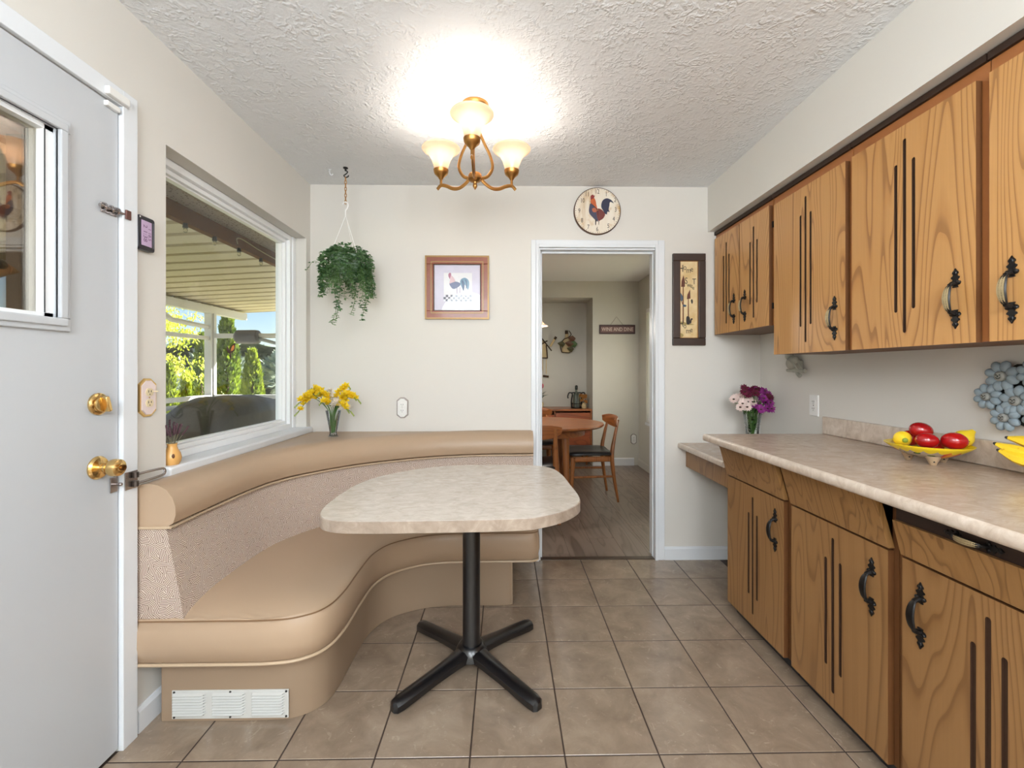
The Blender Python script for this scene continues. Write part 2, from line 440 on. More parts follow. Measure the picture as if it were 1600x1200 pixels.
MB().box(X1-.0058, X1-.0045, oy1-.0255, oy1-.0225, oz0+.012, oz1-.012).build('sash_gap_shade', m_gap, door, smooth=False)  # dark strip painted in for the shaded gap beside the sash
MB().box(X0+.012, X0+.016, oy0+.02, oy1-.02, oz0+.01, oz1-.01).build('pane', m_dglass, door, smooth=False)
# hardware on the door
def lathe_x(mb, prof, y, z, n=28): return mb.lathe([(r, h) for r, h in prof], n, (X1, y, z), 'x')
b = lathe_x(MB(), [(.034, 0), (.034, .006), (.030, .010), (.024, .012), (.0235, .020), (.012, .022), (.0, .022)], 1.405, 1.138)
b.build('deadbolt', m_brass, door)
db = door.children[-1]
b = MB(); b.T = Matrix.Translation((X1+.020, 1.405, 1.138)) @ Matrix.Rotation(R(15), 4, 'X')
b.prism([(-.006, -.024), (.006, -.024), (.007, .0), (.006, .024), (-.006, .024), (-.007, 0)], 'x', 0, .018); b.T = None
b.build('thumb_turn', m_brass, db, bevel=.003)
kn = lathe_x(MB(), [(.036, 0), (.036, .004), (.031, .010), (.020, .013), (.014, .017), (.0135, .030), (.020, .036), (.026, .045), (.0275, .056), (.025, .068), (.017, .075), (.010, .076), (.0, .076)], 1.405, .941).build('door_knob', m_brass, door)
lathe_x(MB(), [(.009, .0755), (.009, .082), (.006, .083), (.005, .079), (0, .079)], 1.405, .941, 16).build('knob_button', m_dbrass, kn)
# sliding bolt near the top
sb = MB().box(X1, X1+.003, 1.413, 1.470, 1.736, 1.766).build('slide_bolt', m_chrome, door, smooth=False, bevel=.001)
b = MB(); b.tube([(X1+.010, 1.402, 1.753), (X1+.010, 1.508, 1.753)], .0052, 10); b.build('bolt_rod', m_chrome, sb)
for y in (1.420, 1.445, 1.464): MB().tube([(X1+.002, y, 1.741), (X1+.013, y, 1.744), (X1+.016, y, 1.753), (X1+.013, y, 1.762), (X1+.002, y, 1.765)], .0028, 6).build('bolt_guide', m_chrome, sb)
b = MB(); b.tube([(X1+.012, 1.455, 1.753), (X1+.026, 1.455, 1.755)], [.003, .0042], 8); b.build('bolt_knob', m_chrome, sb)
MB().box(XL+.018, XL+.024, 1.488, 1.507, 1.738, 1.768).build('bolt_keeper', M('rusty_keeper', (120, 84, 78), .35, .8), sb, smooth=False, bevel=.001)
# swing-bar door guard at knob height
gd = thing('door_guard', 'chrome swing-bar door guard on the casing below the brass knob', 'latch', (XL+.018, 1.50, .875))
b = MB(); b.box(XL+.018, XL+.021, 1.486, 1.536, .848, .906); b.build('guard_plate', m_chrome, gd, smooth=False, bevel=.001)
MB().box(X1+.0005, X1+.004, 1.447, 1.474, .850, .898).build('strike_plate', m_chrome, gd, smooth=False, bevel=.001)
b = MB(); b.tube([(X1+.004, 1.460, .876), (X1+.020, 1.460, .876)], .0035, 8); b.ell((X1+.024, 1.460, .876), .006, .006, .006); b.build('strike_ball', m_chrome, gd)
b = MB()
L = [(XL+.028, 1.520, .893), (XL+.030, 1.57, .893), (XL+.032, 1.628, .890), (XL+.033, 1.640, .884), (XL+.033, 1.640, .872), (XL+.032, 1.628, .866), (XL+.030, 1.57, .864), (XL+.028, 1.520, .863)]
b.tube(spline(L, 4), .0042, 8); b.build('swing_bar', m_chrome, gd)
b = MB()
for z in (.893, .863): b.tube([(XL+.027, 1.520, z-.009), (XL+.027, 1.520, z+.009)], .009, 10)
b.build('hinge_barrel', M('dark_chrome', (96, 90, 88), .3, 1.0), gd)
# magnetic alarm contact
sen = thing('door_sensor', 'small white plastic alarm contact at the top corner of the back door', 'sensor', (XL+.018, 1.45, 2.12))
MB().box(XL+.018, XL+.034, 1.412, 1.492, 2.103, 2.128).build('contact_body', m_plastic, sen, smooth=False, bevel=.003)
MB().box(X1, X1+.014, 1.425, 1.472, 2.074, 2.090).build('contact_magnet', m_plastic, sen, smooth=False, bevel=.002)

# ---------------------------------------------------------------- window
FX0, FX1 = -1.415, -1.330
b = MB()
def ring(b, x0, x1, y0, y1, z0, z1, w, wb=None):
    wb = wb or w
    b.box(x0, x1, y0, y0+w, z0, z1); b.box(x0, x1, y1-w, y1, z0, z1); b.box(x0, x1, y0+w, y1-w, z0, z0+wb); b.box(x0, x1, y0+w, y1-w, z1-w, z1)
wy0, wy1, wz0, wz1 = W0+.002, W1-.040, WZ0+.0385, WZ1-.002
ring(b, FX0, FX1, wy0, wy1, wz0, wz1, .030)
win = struct(b, 'window_1', m_vinylw, smooth=False, bevel=.003)
b = MB(); ring(b, FX0+.006, FX1-.020, wy0+.030, wy1-.030, wz0+.030, wz1-.030, .020); b.build('sash', m_vinylw, win, smooth=False, bevel=.003)
b = MB(); ring(b, FX0+.02, FX1-.036, wy0+.050, wy1-.050, wz0+.050, wz1-.050, .008); b.build('glazing_bead', m_vinylw, win, smooth=False, bevel=.002)
MB().box(-1.388, -1.384, wy0+.054, wy1-.054, wz0+.054, wz1-.054).build('pane', m_glass, win, smooth=False)
struct(MB().box(FX0, FX1+.006, W1-.0398, W1-.0005, wz0, wz1), 'trim_4', m_vinylw, smooth=False, bevel=.003)
struct(MB().box(-1.415, XL+.028, 1.676, 2.905, WZ0+.0005, WZ0+.038), 'trim_5', m_white, smooth=False, bevel=.008)

# ---------------------------------------------------------------- corner bench
bench = thing('corner_bench', 'tan vinyl curved corner bench with patterned fabric back under the window', 'bench', (XL+.3, 2.3, 0))
FP = spline([(-1.148, 1.553, 0), (-1.147, 1.80, 0), (-1.132, 2.07, 0), (-1.075, 2.25, 0), (-.978, 2.395, 0), (-.855, 2.53, 0), (-.706, 2.641, 0), (-.54, 2.735, 0), (-.353, 2.805, 0), (-.13, 2.848, 0), (.185, 2.862, 0)], 6)
NF = len(FP)
def normals(P):
    out = []
    for i in range(len(P)):
        d = P[min(i+1, len(P)-1)]-P[max(i-1, 0)]; out.append(Vector((d.y, -d.x, 0)).normalized())
    return out
NN = normals(FP); NN[0] = Vector((1, 0, 0)); NN[-1] = Vector((0, -1, 0))
def wallpt(p, n, z):
    ts = []
    if n.x > 1e-3: ts.append((p.x-(XL+.003))/n.x)
    if n.y < -1e-3: ts.append((YF-.003-p.y)/-n.y)
    return Vector((p.x-n.x*min(ts), p.y-n.y*min(ts), z))
rows = []
prof = [(-.085, .852), (-.062, .853), (-.036, .848), (-.008, .832), (.012, .805), (.022, .775), (.023, .745), (.014, .718), (-.006, .706), (-.03, .704)]
for p, n in zip(FP, NN):
    rows.append([wallpt(p, n, .700), wallpt(p, n, .846)]+[p+n*d+Vector((0, 0, z)) for d, z in prof])
MB().loft(rows, closed=True).build('headrest_roll', m_vinyl, bench)
rows = []; us = [0]
for i in range(1, NF): us.append(us[-1]+(FP[i]-FP[i-1]).length)
bp = [(-.010, .704), (.012, .60), (.036, .48), (.058, .34)]
for p, n in zip(FP, NN):
    rows.append([wallpt(p, n, .34), wallpt(p, n, .702)]+[p+n*d+Vector((0, 0, z)) for d, z in bp])
o = MB().loft(rows, closed=True).build('back_panel', m_fabric, bench)
me = o.data; uvl = me.uv_layers.new(name='UVMap')
rl = rootloc(bench)
for poly in me.polygons:
    for li in poly.loop_indices:
        vi = me.loops[li].vertex_index; i, k = divmod(vi, 6); w = me.vertices[vi].co+rl
        uvl.data[li].uv = (us[i]+(0 if k >= 2 else -.14), w.z*1.05) if not (len(poly.vertices) > 4) else (w.x, w.z)
MB().tube([p+n*.004+Vector((0, 0, .703)) for p, n in zip(FP, NN)], .0055, 8).build('piping', m_pipe, bench)
MB().tube([(XL+.012, 1.551, .703), (-1.17, 1.551, .703), (-1.144, 1.556, .703)], .0055, 8).build('piping', m_pipe, bench)
# seat
def pair(A, Bk, n=7):
    return spline([(x, y, 0) for x, y in A], n), [Vector((Bk[i][0]+(Bk[i+1][0]-Bk[i][0])*j/n, Bk[i][1]+(Bk[i+1][1]-Bk[i][1])*j/n, 0)) for i in range(len(Bk)-1) for j in range(n)]+[Vector((*Bk[-1], 0))]
SA = [(-1.257, 1.545), (-1.0, 1.545), (-.80, 1.548), (-.70, 1.574), (-.642, 1.635), (-.620, 1.75), (-.620, 1.95), (-.610, 2.11), (-.558, 2.225), (-.452, 2.305), (-.331, 2.344), (-.15, 2.354), (.02, 2.355), (.135, 2.357), (.168, 2.372), (.180, 2.405), (.182, 2.60), (.182, 2.92)]
SB = [(-1.257, 1.546), (-1.257, 1.58), (-1.257, 1.63), (-1.257, 1.68), (-1.257, 1.73), (-1.257, 1.80), (-1.257, 2.1), (-1.257, 2.6), (-1.257, 2.92), (-.9, 2.925), (-.6, 2.925), (-.25, 2.925), (-.05, 2.925), (.10, 2.925), (.13, 2.925), (.15, 2.925), (.165, 2.925), (.180, 2.925)]
S, B2 = pair(SA, SB)
def near(p): return min((p-q).length for q in S)
fr = [0, .02, .045, .08, .13, .2, .3, .45, .65, 1.0]
rows = []
SN = normals(S)
for p, bk, n in zip(S, B2, SN):
    n = -n if (p-bk).dot(n) < 0 else n
    row = [bk+Vector((0, 0, .234)), p-n*.02+Vector((0, 0, .234)), p+Vector((0, 0, .246)), p+n*.010+Vector((0, 0, .30)), p+n*.008+Vector((0, 0, .355)), p-n*.003+Vector((0, 0, .382))]
    for f in fr[1:]:
        q = p.lerp(bk, f); dd = near(q); row.append(q+Vector((0, 0, .386+.042*(1-math.exp(-dd/.08)))))
    rows.append(row)
MB().loft(rows, closed=True).build('seat', m_vinyl, bench, ang=60)
MB().tube([p+Vector((0, 0, .386)) for p in S], .0028, 6).build('seam', m_pipe_d, bench)
MB().tube([p+Vector((0, 0, .238)) for p in S], .0058, 8).build('piping', m_pipe, bench)
# base
BA = [(-1.214, 1.92), (-1.214, 1.64), (-1.208, 1.608), (-1.17, 1.604), (-.84, 1.604), (-.74, 1.618), (-.675, 1.67), (-.650, 1.76), (-.648, 1.95), (-.636, 2.12), (-.580, 2.245), (-.462, 2.326), (-.331, 2.362), (-.15, 2.368), (.0, 2.368), (.035, 2.376), (.046, 2.40), (.046, 2.60), (.046, 2.92)]
P2 = spline([(x, y, 0) for x, y in BA], 6)
b = MB(); cen = [(-1.2, 2.9, 0)]
rows = [[p+Vector((0, 0, z)) for p in P2] for z in (.0015, .233)]
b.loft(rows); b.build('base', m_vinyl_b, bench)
# vent grille on the base
vg = MB().box(-1.172, -.764, 1.5995, 1.6035, .012, .112).build('vent_grille', M('white_metal_grille', (206, 206, 202), .35, .1), bench, smooth=False, bevel=.001)
for cx in (-1.110, -.972, -.834):
    for k in range(8):
        z = .028+k*.0098; b = MB()
        w = .058
        b.loft([[(cx-w, 1.5985, z+.0068), (cx-w, 1.5985, z), (cx-w, 1.5955, z+.001)], [(cx-w+.004, 1.598, z+.0075), (cx-w+.004, 1.590, z), (cx-w+.004, 1.589, z+.0015)], [(cx+w-.012, 1.598, z+.0075), (cx+w-.012, 1.590, z), (cx+w-.012, 1.589, z+.0015)], [(cx+w, 1.5985, z+.0085), (cx+w, 1.5985, z+.005), (cx+w, 1.598, z+.006)]], closed=True)
        b.build('louvre', vg.data.materials[0], vg, smooth=False)
        MB().box(cx-w+.003, cx+w-.008, 1.5986, 1.5993, z-.0030, z+.0012).build('louvre_shade', m_slot, vg, smooth=False)  # dark strip painted in for the shadow below each louvre
for x in (-1.164, -.968, -.772):
    for z in (.018, .106): MB().lathe([(.0042, 0), (.0035, -.0018), (0, -.002)], 10, (x, 1.5995, z), 'y').build('screw', m_slot, vg)

# ---------------------------------------------------------------- dinette table
tbl = thing('dinette_table', 'rounded laminate dinette table on black cross base beside the bench', 'table', (-.139, 1.895, 0))
out = spline([(x, y, 0) for x, y in [(-.595, 1.512), (-.642, 1.57), (-.664, 1.68), (-.664, 1.82), (-.648, 1.98), (-.585, 2.138), (-.455, 2.278), (-.30, 2.362), (-.15, 2.386), (.0, 2.384), (.108, 2.372), (.195, 2.340), (.252, 2.276), (.280, 2.141), (.291, 1.95), (.298, 1.785), (.282, 1.69), (.215, 1.593), (.125, 1.530), (.04, 1.505), (-.272, 1.490), (-.50, 1.489)]], 6, closed=True)
def scaled(P, d):
    n = len(P); o = []
    for i in range(n):
        t_ = (P[(i+1) % n]-P[i-1]); nn = Vector((t_.y, -t_.x, 0)).normalized(); o.append(P[i]+nn*d)
    return o
ins = scaled(out, .003)
if sum((p-Vector((-.139, 1.9, 0))).length for p in ins) > sum((p-Vector((-.139, 1.9, 0))).length for p in out): ins = scaled(out, -.003); sg = -1
else: sg = 1
b = MB(); b.loft([[p+Vector((0, 0, z)) for p in P] for P, z in ((ins, .7375), (ins, .7412))], closed=True); b.build('tabletop', m_table, tbl, ang=50)
b = MB(); b.loft([[p+Vector((0, 0, z)) for p in P] for P, z in ((scaled(out, .006*sg), .699), (out, .702), (out, .7385), (ins, .7405))], closed=True); b.build('edge_band', m_tedge, tbl, ang=50)
b = MB(); b.lathe([(.09, .699), (.09, .694), (.04, .690)], 24, (-.139, 1.895, 0)); b.build('mounting_plate', m_blackmetal, tbl)
MB().lathe([(.037, .692), (.037, .115), (.040, .108), (.040, .085)], 32, (-.139, 1.895, 0)).build('column', m_blackmetal, tbl)
b = MB(); b.lathe([(.0, .094), (.046, .094), (.056, .086), (.066, .066), (.072, .045), (.05, .040), (0, .040)], 32, (-.139, 1.895, 0)); b.build('hub', m_blackmetal, tbl)
for a in (45, 135, 225, 315):
    b = MB(); b.T = Matrix.Translation((-.139, 1.895, 0)) @ Matrix.Rotation(R(a), 4, 'Z')
    rows = []
    for x, w, zt, zb in ((.03, .040, .086, .045), (.10, .034, .074, .040), (.20, .031, .062, .030), (.30, .030, .050, .016), (.345, .029, .045, .010), (.368, .024, .040, .006), (.378, .012, .030, .006)):
        rows.append([(x, -w, zb), (x, -w, zt-.012), (x, -w*.62, zt-.001), (x, -w*.3, zt+.002), (x, w*.3, zt+.002), (x, w*.62, zt-.001), (x, w, zt-.012), (x, w, zb)])
    b.loft(rows, closed=True); b.T = None
    f = b.build('base_arm', m_blackmetal, tbl)
    b = MB(); b.T = Matrix.Translation((-.139, 1.895, 0)) @ Matrix.Rotation(R(a), 4, 'Z'); b.lathe([(.018, .0), (.020, .012)], 14, (.350, 0, 0)); b.T = None
    b.build('glide', m_black, f)

# ---------------------------------------------------------------- cabinets
def handle_mesh():
    """bail pull in its own frame: length along Z, standing out along -X; black fleur plates and a pale inlaid bar"""
    b = MB(); hp = [(.006, .040), (.013, .042), (.0165, .047), (.015, .052), (.009, .053), (.007, .058), (.012, .062), (.0125, .066), (.007, .069), (.0055, .073), (.009, .077), (.008, .081), (.0035, .086), (0, .092)]
    for sgn in (1, -1):
        poly = [(y, z*sgn) for y, z in hp]+[(-y, z*sgn) for y, z in hp[-2::-1]]+[(-.008, .034*sgn), (.008, .034*sgn)]
        b.prism(poly, 'x', -.0035, 0)
        b.tube([(-.003, 0, .046*sgn), (-.012, 0, .045*sgn), (-.020, 0, .040*sgn)], [.008, .0065, .0062], 8)
        b.ell((-.0035, 0, .078*sgn), .003, .0055, .007, 8, 6); b.ell((-.0035, .010, .049*sgn), .004, .006, .005, 8, 6); b.ell((-.0035, -.010, .049*sgn), .004, .006, .005, 8, 6)
    bar = spline([(-.018, 0, -.042), (-.026, 0, -.028), (-.0305, 0, 0), (-.026, 0, .028), (-.018, 0, .042)], 4)
    N = len(bar)
    b.tube(bar, [.0056+.0062*math.sin(math.pi*i/(N-1)) for i in range(N)], 10, flat=.50, up=(0, 1, 0))
    b.m = 1
    rows = []
    for i, p in enumerate(bar):
        w = .0036+.0058*math.sin(math.pi*i/(N-1)); x = p.x-(.0026+.0020*math.sin(math.pi*i/(N-1)))
        rows.append([(x, -w, p.z), (x-.0016, 0, p.z), (x, w, p.z)])
    b.loft(rows[1:-1])
    return b
H0 = handle_mesh().build('handle', [m_black, m_irid], None, loc=(0, 0, 0)); HME = H0.data; bpy.data.objects.remove(H0)
HMEB = HME.copy(); HMEB.materials[1] = M('black_iron_bar', (34, 30, 28), .35, .5)
def put_handle(parent, x, y, z, me=HME, rot=(0, 0, 0), sc_=1.):
    o = bpy.data.objects.new('handle', me); COL.objects.link(o); o.parent = parent
    o.location = Vector((x, y, z))-rootloc(parent); o.rotation_euler = rot; o.scale = (sc_,)*3
    return o
def slab(b, xf, th, y0, y1, z0, z1, grooves, gd=.006, gw=.0065):
    """door leaf facing -X with routed grooves: (y, z0, z1)"""
    ys = sorted({y0, y1} | {g[0]-gw for g in grooves} | {g[0]+gw for g in grooves}); zs = sorted({z0, z1} | {g[1] for g in grooves} | {g[2] for g in grooves})
    def ing(y, z): return any(abs(y-g[0]) < gw and g[1] < z < g[2] for g in grooves)
    for i in range(len(ys)-1):
        for j in range(len(zs)-1):
            if not ing((ys[i]+ys[i+1])/2, (zs[j]+zs[j+1])/2):
                b.add([(xf, ys[i], zs[j]), (xf, ys[i+1], zs[j]), (xf, ys[i+1], zs[j+1]), (xf, ys[i], zs[j+1])], [(0, 1, 2, 3)])
    xb = xf+th
    b.m = 1
    b.add([(xf, y0, z0), (xf, y1, z0), (xf, y1, z1), (xf, y0, z1), (xb, y0, z0), (xb, y1, z0), (xb, y1, z1), (xb, y0, z1)], [(0, 1, 5, 4), (1, 2, 6, 5), (2, 3, 7, 6), (3, 0, 4, 7), (4, 5, 6, 7)])
    b.m = 2
    for gy, g0, g1 in grooves:
        a, c, xg = gy-gw, gy+gw, xf+gd
        b.add([(xf, a, g0), (xf, c, g0), (xf, c, g1), (xf, a, g1), (xg, a, g0), (xg, c, g0), (xg, c, g1), (xg, a, g1)], [(4, 5, 6, 7), (0, 1, 5, 4), (1, 2, 6, 5), (2, 3, 7, 6), (3, 0, 4, 7)])
    # rounded groove ends: small wood corner fillets
    b.m = 0
    for gy, g0, g1 in grooves:
        for z, s_ in ((g0, 1), (g1, -1)):
            for e in (-1, 1):
                pts = [(gy+e*gw, z), (gy+e*gw, z+s_*gw), (gy+e*gw*.71, z+s_*gw*.29), (gy, z)]
                b.flat(pts, lambda u, w: (xf+.0002, u, w))
def hinges(door, x, y, zs):
    for z in zs: MB().box(x-.002, x+.010, y-.005, y+.005, z-.016, z+.016).build('hinge', m_black, door, smooth=False, bevel=.002)

UX = 1.375
def upper(name, label, y0, y1, z0, z1, doors, hside, group=None):
    t_ = thing(name, label, 'cabinet', (1.53, (y0+y1)/2, z0))
    b = MB(); bx = UX+.020
    b.box(bx+.018, XR-.001, y0, y1, z0+.0, z0+.016); b.box(bx+.018, XR-.001, y0, y1, 2.118, 2.134); b.box(XR-.012, XR-.001, y0, y1, z0+.016, 2.118)
    b.box(bx+.018, XR-.012, y0, y0+.016, z0+.016, 2.118); b.box(bx+.018, XR-.012, y1-.016, y1, z0+.016, 2.118)
    b.build('body', m_carc, t_, smooth=False)
    b = MB(); b.box(bx, bx+.018, y0, y1, z1-.004, 2.130); b.box(bx, bx+.018, y0, y1, z0, z0+.03); b.box(bx, bx+.018, y0, y0+.024, z0+.03, z1-.004); b.box(bx, bx+.018, y1-.024, y1, z0+.03, z1-.004)
    b.build('face_frame', m_frame_oak, t_, smooth=False)
    MB().box(bx-.012, bx+.0, y0, y1, 2.130, 2.152).build('crown_strip', m_darkgap, t_, smooth=False)
    for k, (a, c) in enumerate(doors):
        mid = (a+c)/2; n = len(doors); sp = .034 if n == 1 else .0345; zc0, zc1 = (z0+.046, z1-.048) if n == 1 else (z0+.055, z1-.062)
        b = MB(); slab(b, UX, .019, a, c, z0-.002, z1, [(mid, zc0, zc1), (mid-sp, zc0+.079, zc1-.080), (mid+sp, zc0+.073 if n == 1 else zc0+.078, zc1-.076)])
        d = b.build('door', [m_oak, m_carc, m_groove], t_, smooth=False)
        hs = hside[k]
        put_handle(d, UX, a+.058 if hs < 0 else c-.058, z0+.135, HME)
        hinges(d, UX+.016, c+.004 if hs < 0 else a-.004, (z0+.10, z1-.10))
    return t_
upper('wall_cabinet', 'small double-door oak wall cabinet against the far wall', 2.298, 2.928, 1.478, 2.100, [(2.602, 2.905), (2.304, 2.596)], (-1, 1))
upper('wall_cabinet', 'oak wall cabinet above the bird plaque, next to the small double-door cabinet', 1.768, 2.292, 1.325, 2.086, [(1.783, 2.262)], (-1,))
upper('wall_cabinet', 'oak wall cabinet with grooved door above the fruit bowl', 1.263, 1.764, 1.325, 2.086, [(1.283, 1.750)], (-1,))
upper('wall_cabinet', 'oak wall cabinet above the blue flower plaque', .76, 1.259, 1.325, 2.086, [(.778, 1.247)], (1,))
# the fourth door's pull sits near its hinge-free far edge
BX = 1.145
def base_cab(label, y0, y1, a, c, hs, pull=False):
    t_ = thing('base_cabinet', label, 'cabinet', (1.42, (y0+y1)/2, 0))
    b = MB(); bx = BX+.020
    b.box(bx+.018, XR-.001, y0, y0+.016, .085, .872); b.box(bx+.018, XR-.001, y1-.016, y1, .085, .872); b.box(bx+.018, XR-.001, y0+.016, y1-.016, .085, .10); b.box(XR-.012, XR-.001, y0+.016, y1-.016, .10, .872)
    b.build('body', m_carc, t_, smooth=False)
    b = MB(); b.box(bx, bx+.018, y0, y0+.022, .062, .872); b.box(bx, bx+.018, y1-.022, y1, .062, .872); b.box(bx, bx+.018, y0+.022, y1-.022, .69, .725); b.box(bx, bx+.018, y0+.022, y1-.022, .062, .10)
    b.build('face_frame', m_carc, t_, smooth=False)
    MB().box(1.196, 1.21, y0, y1, .0015, .085).build('toe_kick', m_kick, t_, smooth=False)
    mid = (a+c)/2
    b = MB(); slab(b, BX, .019, a, c, .064, .704, [(mid, .116, .657), (mid-.035, .196, .583), (mid+.034, .197, .578)], gw=.0068)
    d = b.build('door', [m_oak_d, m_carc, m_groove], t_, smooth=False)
    put_handle(d, BX, a+.058 if hs < 0 else c-.058, .567, HMEB)
    hinges(d, BX+.016, c+.004 if hs < 0 else a-.004, (.15, .62))
    zt = .872 if not pull else .812
    xt = 1.098 if not pull else 1.118
    b = MB(); b.prism([(BX-.002, .711), (xt, zt), (xt+.020, zt), (BX+.019, .711)], 'y', a-.004, c+.004)
    dr = b.build('drawer', [m_oak_v], t_, smooth=False, bevel=.0015)
    if pull:
        MB().box(1.131, 1.145, a-.004, c+.004, .806, .872).build('drawer_rail', m_darkgap, t_, smooth=False)
        o = put_handle(dr, 1.131, 1.063, .829, HME, (R(90), 0, 0), .78)
    return t_
base_cab('far base cabinet beside the lower desk counter, black-handled door', 1.800, 2.285, 1.816, 2.278, -1)
base_cab('middle base cabinet, tall door with three grooves under the fruit bowl', 1.302, 1.796, 1.318, 1.768, -1)
base_cab('near base cabinet with a horizontal pull above its slanted drawer front', .80, 1.298, .812, 1.270, 1, True)

# ---------------------------------------------------------------- counter and lower desk top
def postform(name, label, x0, y0, y1, zt, th, front_mat=m_cedge):
    t_ = thing(name, label, 'counter', ((x0+XR)/2, (y0+y1)/2, zt-th))
    r = .012
    MB().box(x0+r, XR-.001, y0, y1, zt-th, zt).build('counter_top', m_counter, t_, smooth=False)
    pr = [(x0+r, zt), (x0+r*.5, zt-.001), (x0+.002, zt-.006), (x0, zt-.014), (x0, zt-th+.010), (x0+.003, zt-th+.003), (x0+.010, zt-th), (x0+r, zt-th)]
    b = MB(); b.prism(pr, 'y', y0, y1); b.build('rolled_edge', front_mat, t_, ang=50)
    return t_
ct = postform('countertop', 'beige mottled laminate countertop holding the fruit bowl', 1.037, -.6, 2.325, .910, .036)
b = MB(); b.box(1.668, XR-.001, -.6, 2.325, .911, 1.0); b.build('backsplash', m_cedge, ct, smooth=False, bevel=.004)
dk = postform('desk_counter', 'lower beige desk counter in the corner holding the purple flowers', 1.140, 2.328, YF-.001, .766, .034)
MB().box(1.195, 1.214, 2.330, YF-.001, .612, .7315).build('apron', m_oak_d, dk, smooth=False)

# ---------------------------------------------------------------- chandelier
ch = thing('chandelier', 'antique brass three-light chandelier with frosted bell shades on the ceiling', 'lamp', (-.133, 2.040, ZC))
cx, cy = -.133, 2.040
b = MB(); b.lathe([(.062, ZC), (.062, ZC-.012), (.056, ZC-.022), (.036, ZC-.040), (.016, ZC-.052), (.010, ZC-.060), (.010, 2.30)], 32, (cx, cy, 0)); b.build('canopy', m_abrass, ch)
MB().lathe([(.0, 2.128), (.026, 2.126), (.031, 2.118), (.031, 2.100), (.024, 2.092), (.010, 2.087), (.008, 2.080), (.010, 2.074), (.010, 2.068), (.004, 2.058), (0, 2.052)], 24, (cx, cy, 0)).build('hub', m_abrass, ch)
m_shade = NT('frosted_shade')
mt = m_shade; nn = mt.noise(mt.coord(), 9, 4, .6, 1.)
colr = mt.mix(nn, lin((198, 178, 160)), lin((218, 202, 186)))
d_ = mt.n('BsdfDiffuse', {0: colr}); tl = mt.n('BsdfTranslucent', {0: colr}); gl = mt.n('BsdfGlossy', {0: (1, 1, 1, 1), 'Roughness': .15})
x1 = mt.n('MixShader', {0: .55, 1: d_.outputs[0], 2: tl.outputs[0]}); x2 = mt.n('MixShader', {0: .04, 1: x1.outputs[0], 2: gl.outputs[0]})
em = mt.n('Emission', {0: lin((255, 222, 184)), 'Strength': .04}); ad = mt.n('AddShader', {0: x2.outputs[0], 1: em.outputs[0]})
mt.t.links.new(ad.outputs[0], mt.out.inputs[0]); m_shade = mt.m
def bar_tube(b, pts, w=.0085, t_=.45): b.tube(pts, w, 10, flat=t_)
for k, a in enumerate((-90, 30, 150)):
    ca, sa = math.cos(R(a)), math.sin(R(a))
    P = lambda r, z: (cx+r*ca, cy+r*sa, z)
    sh = [(.031, 2.183), (.033, 2.195), (.037, 2.212), (.045, 2.236), (.058, 2.258), (.074, 2.273), (.088, 2.281), (.091, 2.286), (.088, 2.290)]
    arm = MB(); bar_tube(arm, spline([P(.026, 2.112), P(.056, 2.090), P(.090, 2.078), P(.126, 2.084), P(.162, 2.103), P(.194, 2.112), P(.216, 2.098)], 5), .0085, .6)
    am = arm.build('arm', m_abrass, ch)
    c3 = P(.194, 0)
    b = MB(); b.lathe([(.006, 2.112), (.006, 2.138), (.010, 2.143), (.014, 2.150), (.022, 2.158), (.031, 2.166), (.034, 2.174), (.036, 2.186), (.033, 2.187), (.03, 2.182), (0, 2.180)], 24, c3); b.build('socket_cup', m_abrass, am)
    b = MB(); b.shell(sh, .0025, 36, c3); b.build('glass_shade', m_shade, am, ang=70)
    b = MB(); b.lathe([(0, 2.181), (.010, 2.183), (.012, 2.196), (.020, 2.215), (.019, 2.228), (.012, 2.238), (0, 2.241)], 14, c3)
    bm_ = NT('lit_bulb'); bm_.b.inputs['Emission Color'].default_value = lin((255, 226, 190)); bm_.b.inputs['Emission Strength'].default_value = 4.
    b.build('bulb', bm_.m, am)
    lamp('chandelier_light', 'POINT', (c3[0], c3[1], 2.272), 1.6, (1, .93, .84), shadow_soft_size=.022)
    a2 = a+60 if k != 9 else a
    ca, sa = math.cos(R(a)), math.sin(R(a))
    ly = MB(); bar_tube(ly, spline([P(.028, 2.110), P(.066, 2.130), P(.090, 2.175), P(.078, 2.225), P(.048, 2.275), P(.024, 2.320), P(.013, 2.352)], 5), .0075, .6)
    ly.build('lyre_arm', m_abrass, ch)

for o in ch.children:
    if not o.name.startswith('canopy'): o.location.z += .010

# ---------------------------------------------------------------- ceiling hooks and hanging plant
hk = thing('ceiling_hook', 'small dark ceiling hook carrying the hanging plant chain', 'hook', (-.945, 2.684, ZC))
HX, HY = -.945, 2.684
b = MB(); b.lathe([(.014, ZC), (.014, ZC-.005), (.006, ZC-.008), (.005, ZC-.02)], 16, (HX, HY, 0)); b.build('mount', m_black, hk)
b = MB(); b.tube(spline([(HX, HY, ZC-.015), (HX+.012, HY, ZC-.026), (HX, HY, ZC-.040), (HX-.010, HY, ZC-.047), (HX, HY, ZC-.058), (HX+.014, HY, ZC-.054), (HX+.017, HY, ZC-.046)], 4), .0035, 8); b.build('hook_arm', m_black, hk)
h2 = thing('ceiling_hook', 'bare white ceiling hook left of the hanging plant chain', 'hook', (-1.05, 2.712, ZC))
b = MB(); b.lathe([(.010, ZC), (.010, ZC-.004), (.004, ZC-.006)], 14, (-1.05, 2.712, 0)); b.tube(spline([(-1.05, 2.712, ZC-.004), (-1.05, 2.712, ZC-.020), (-1.042, 2.712, ZC-.034), (-1.033, 2.712, ZC-.030), (-1.034, 2.712, ZC-.022)], 4), .003, 8); b.build('hook_arm', m_white, h2)

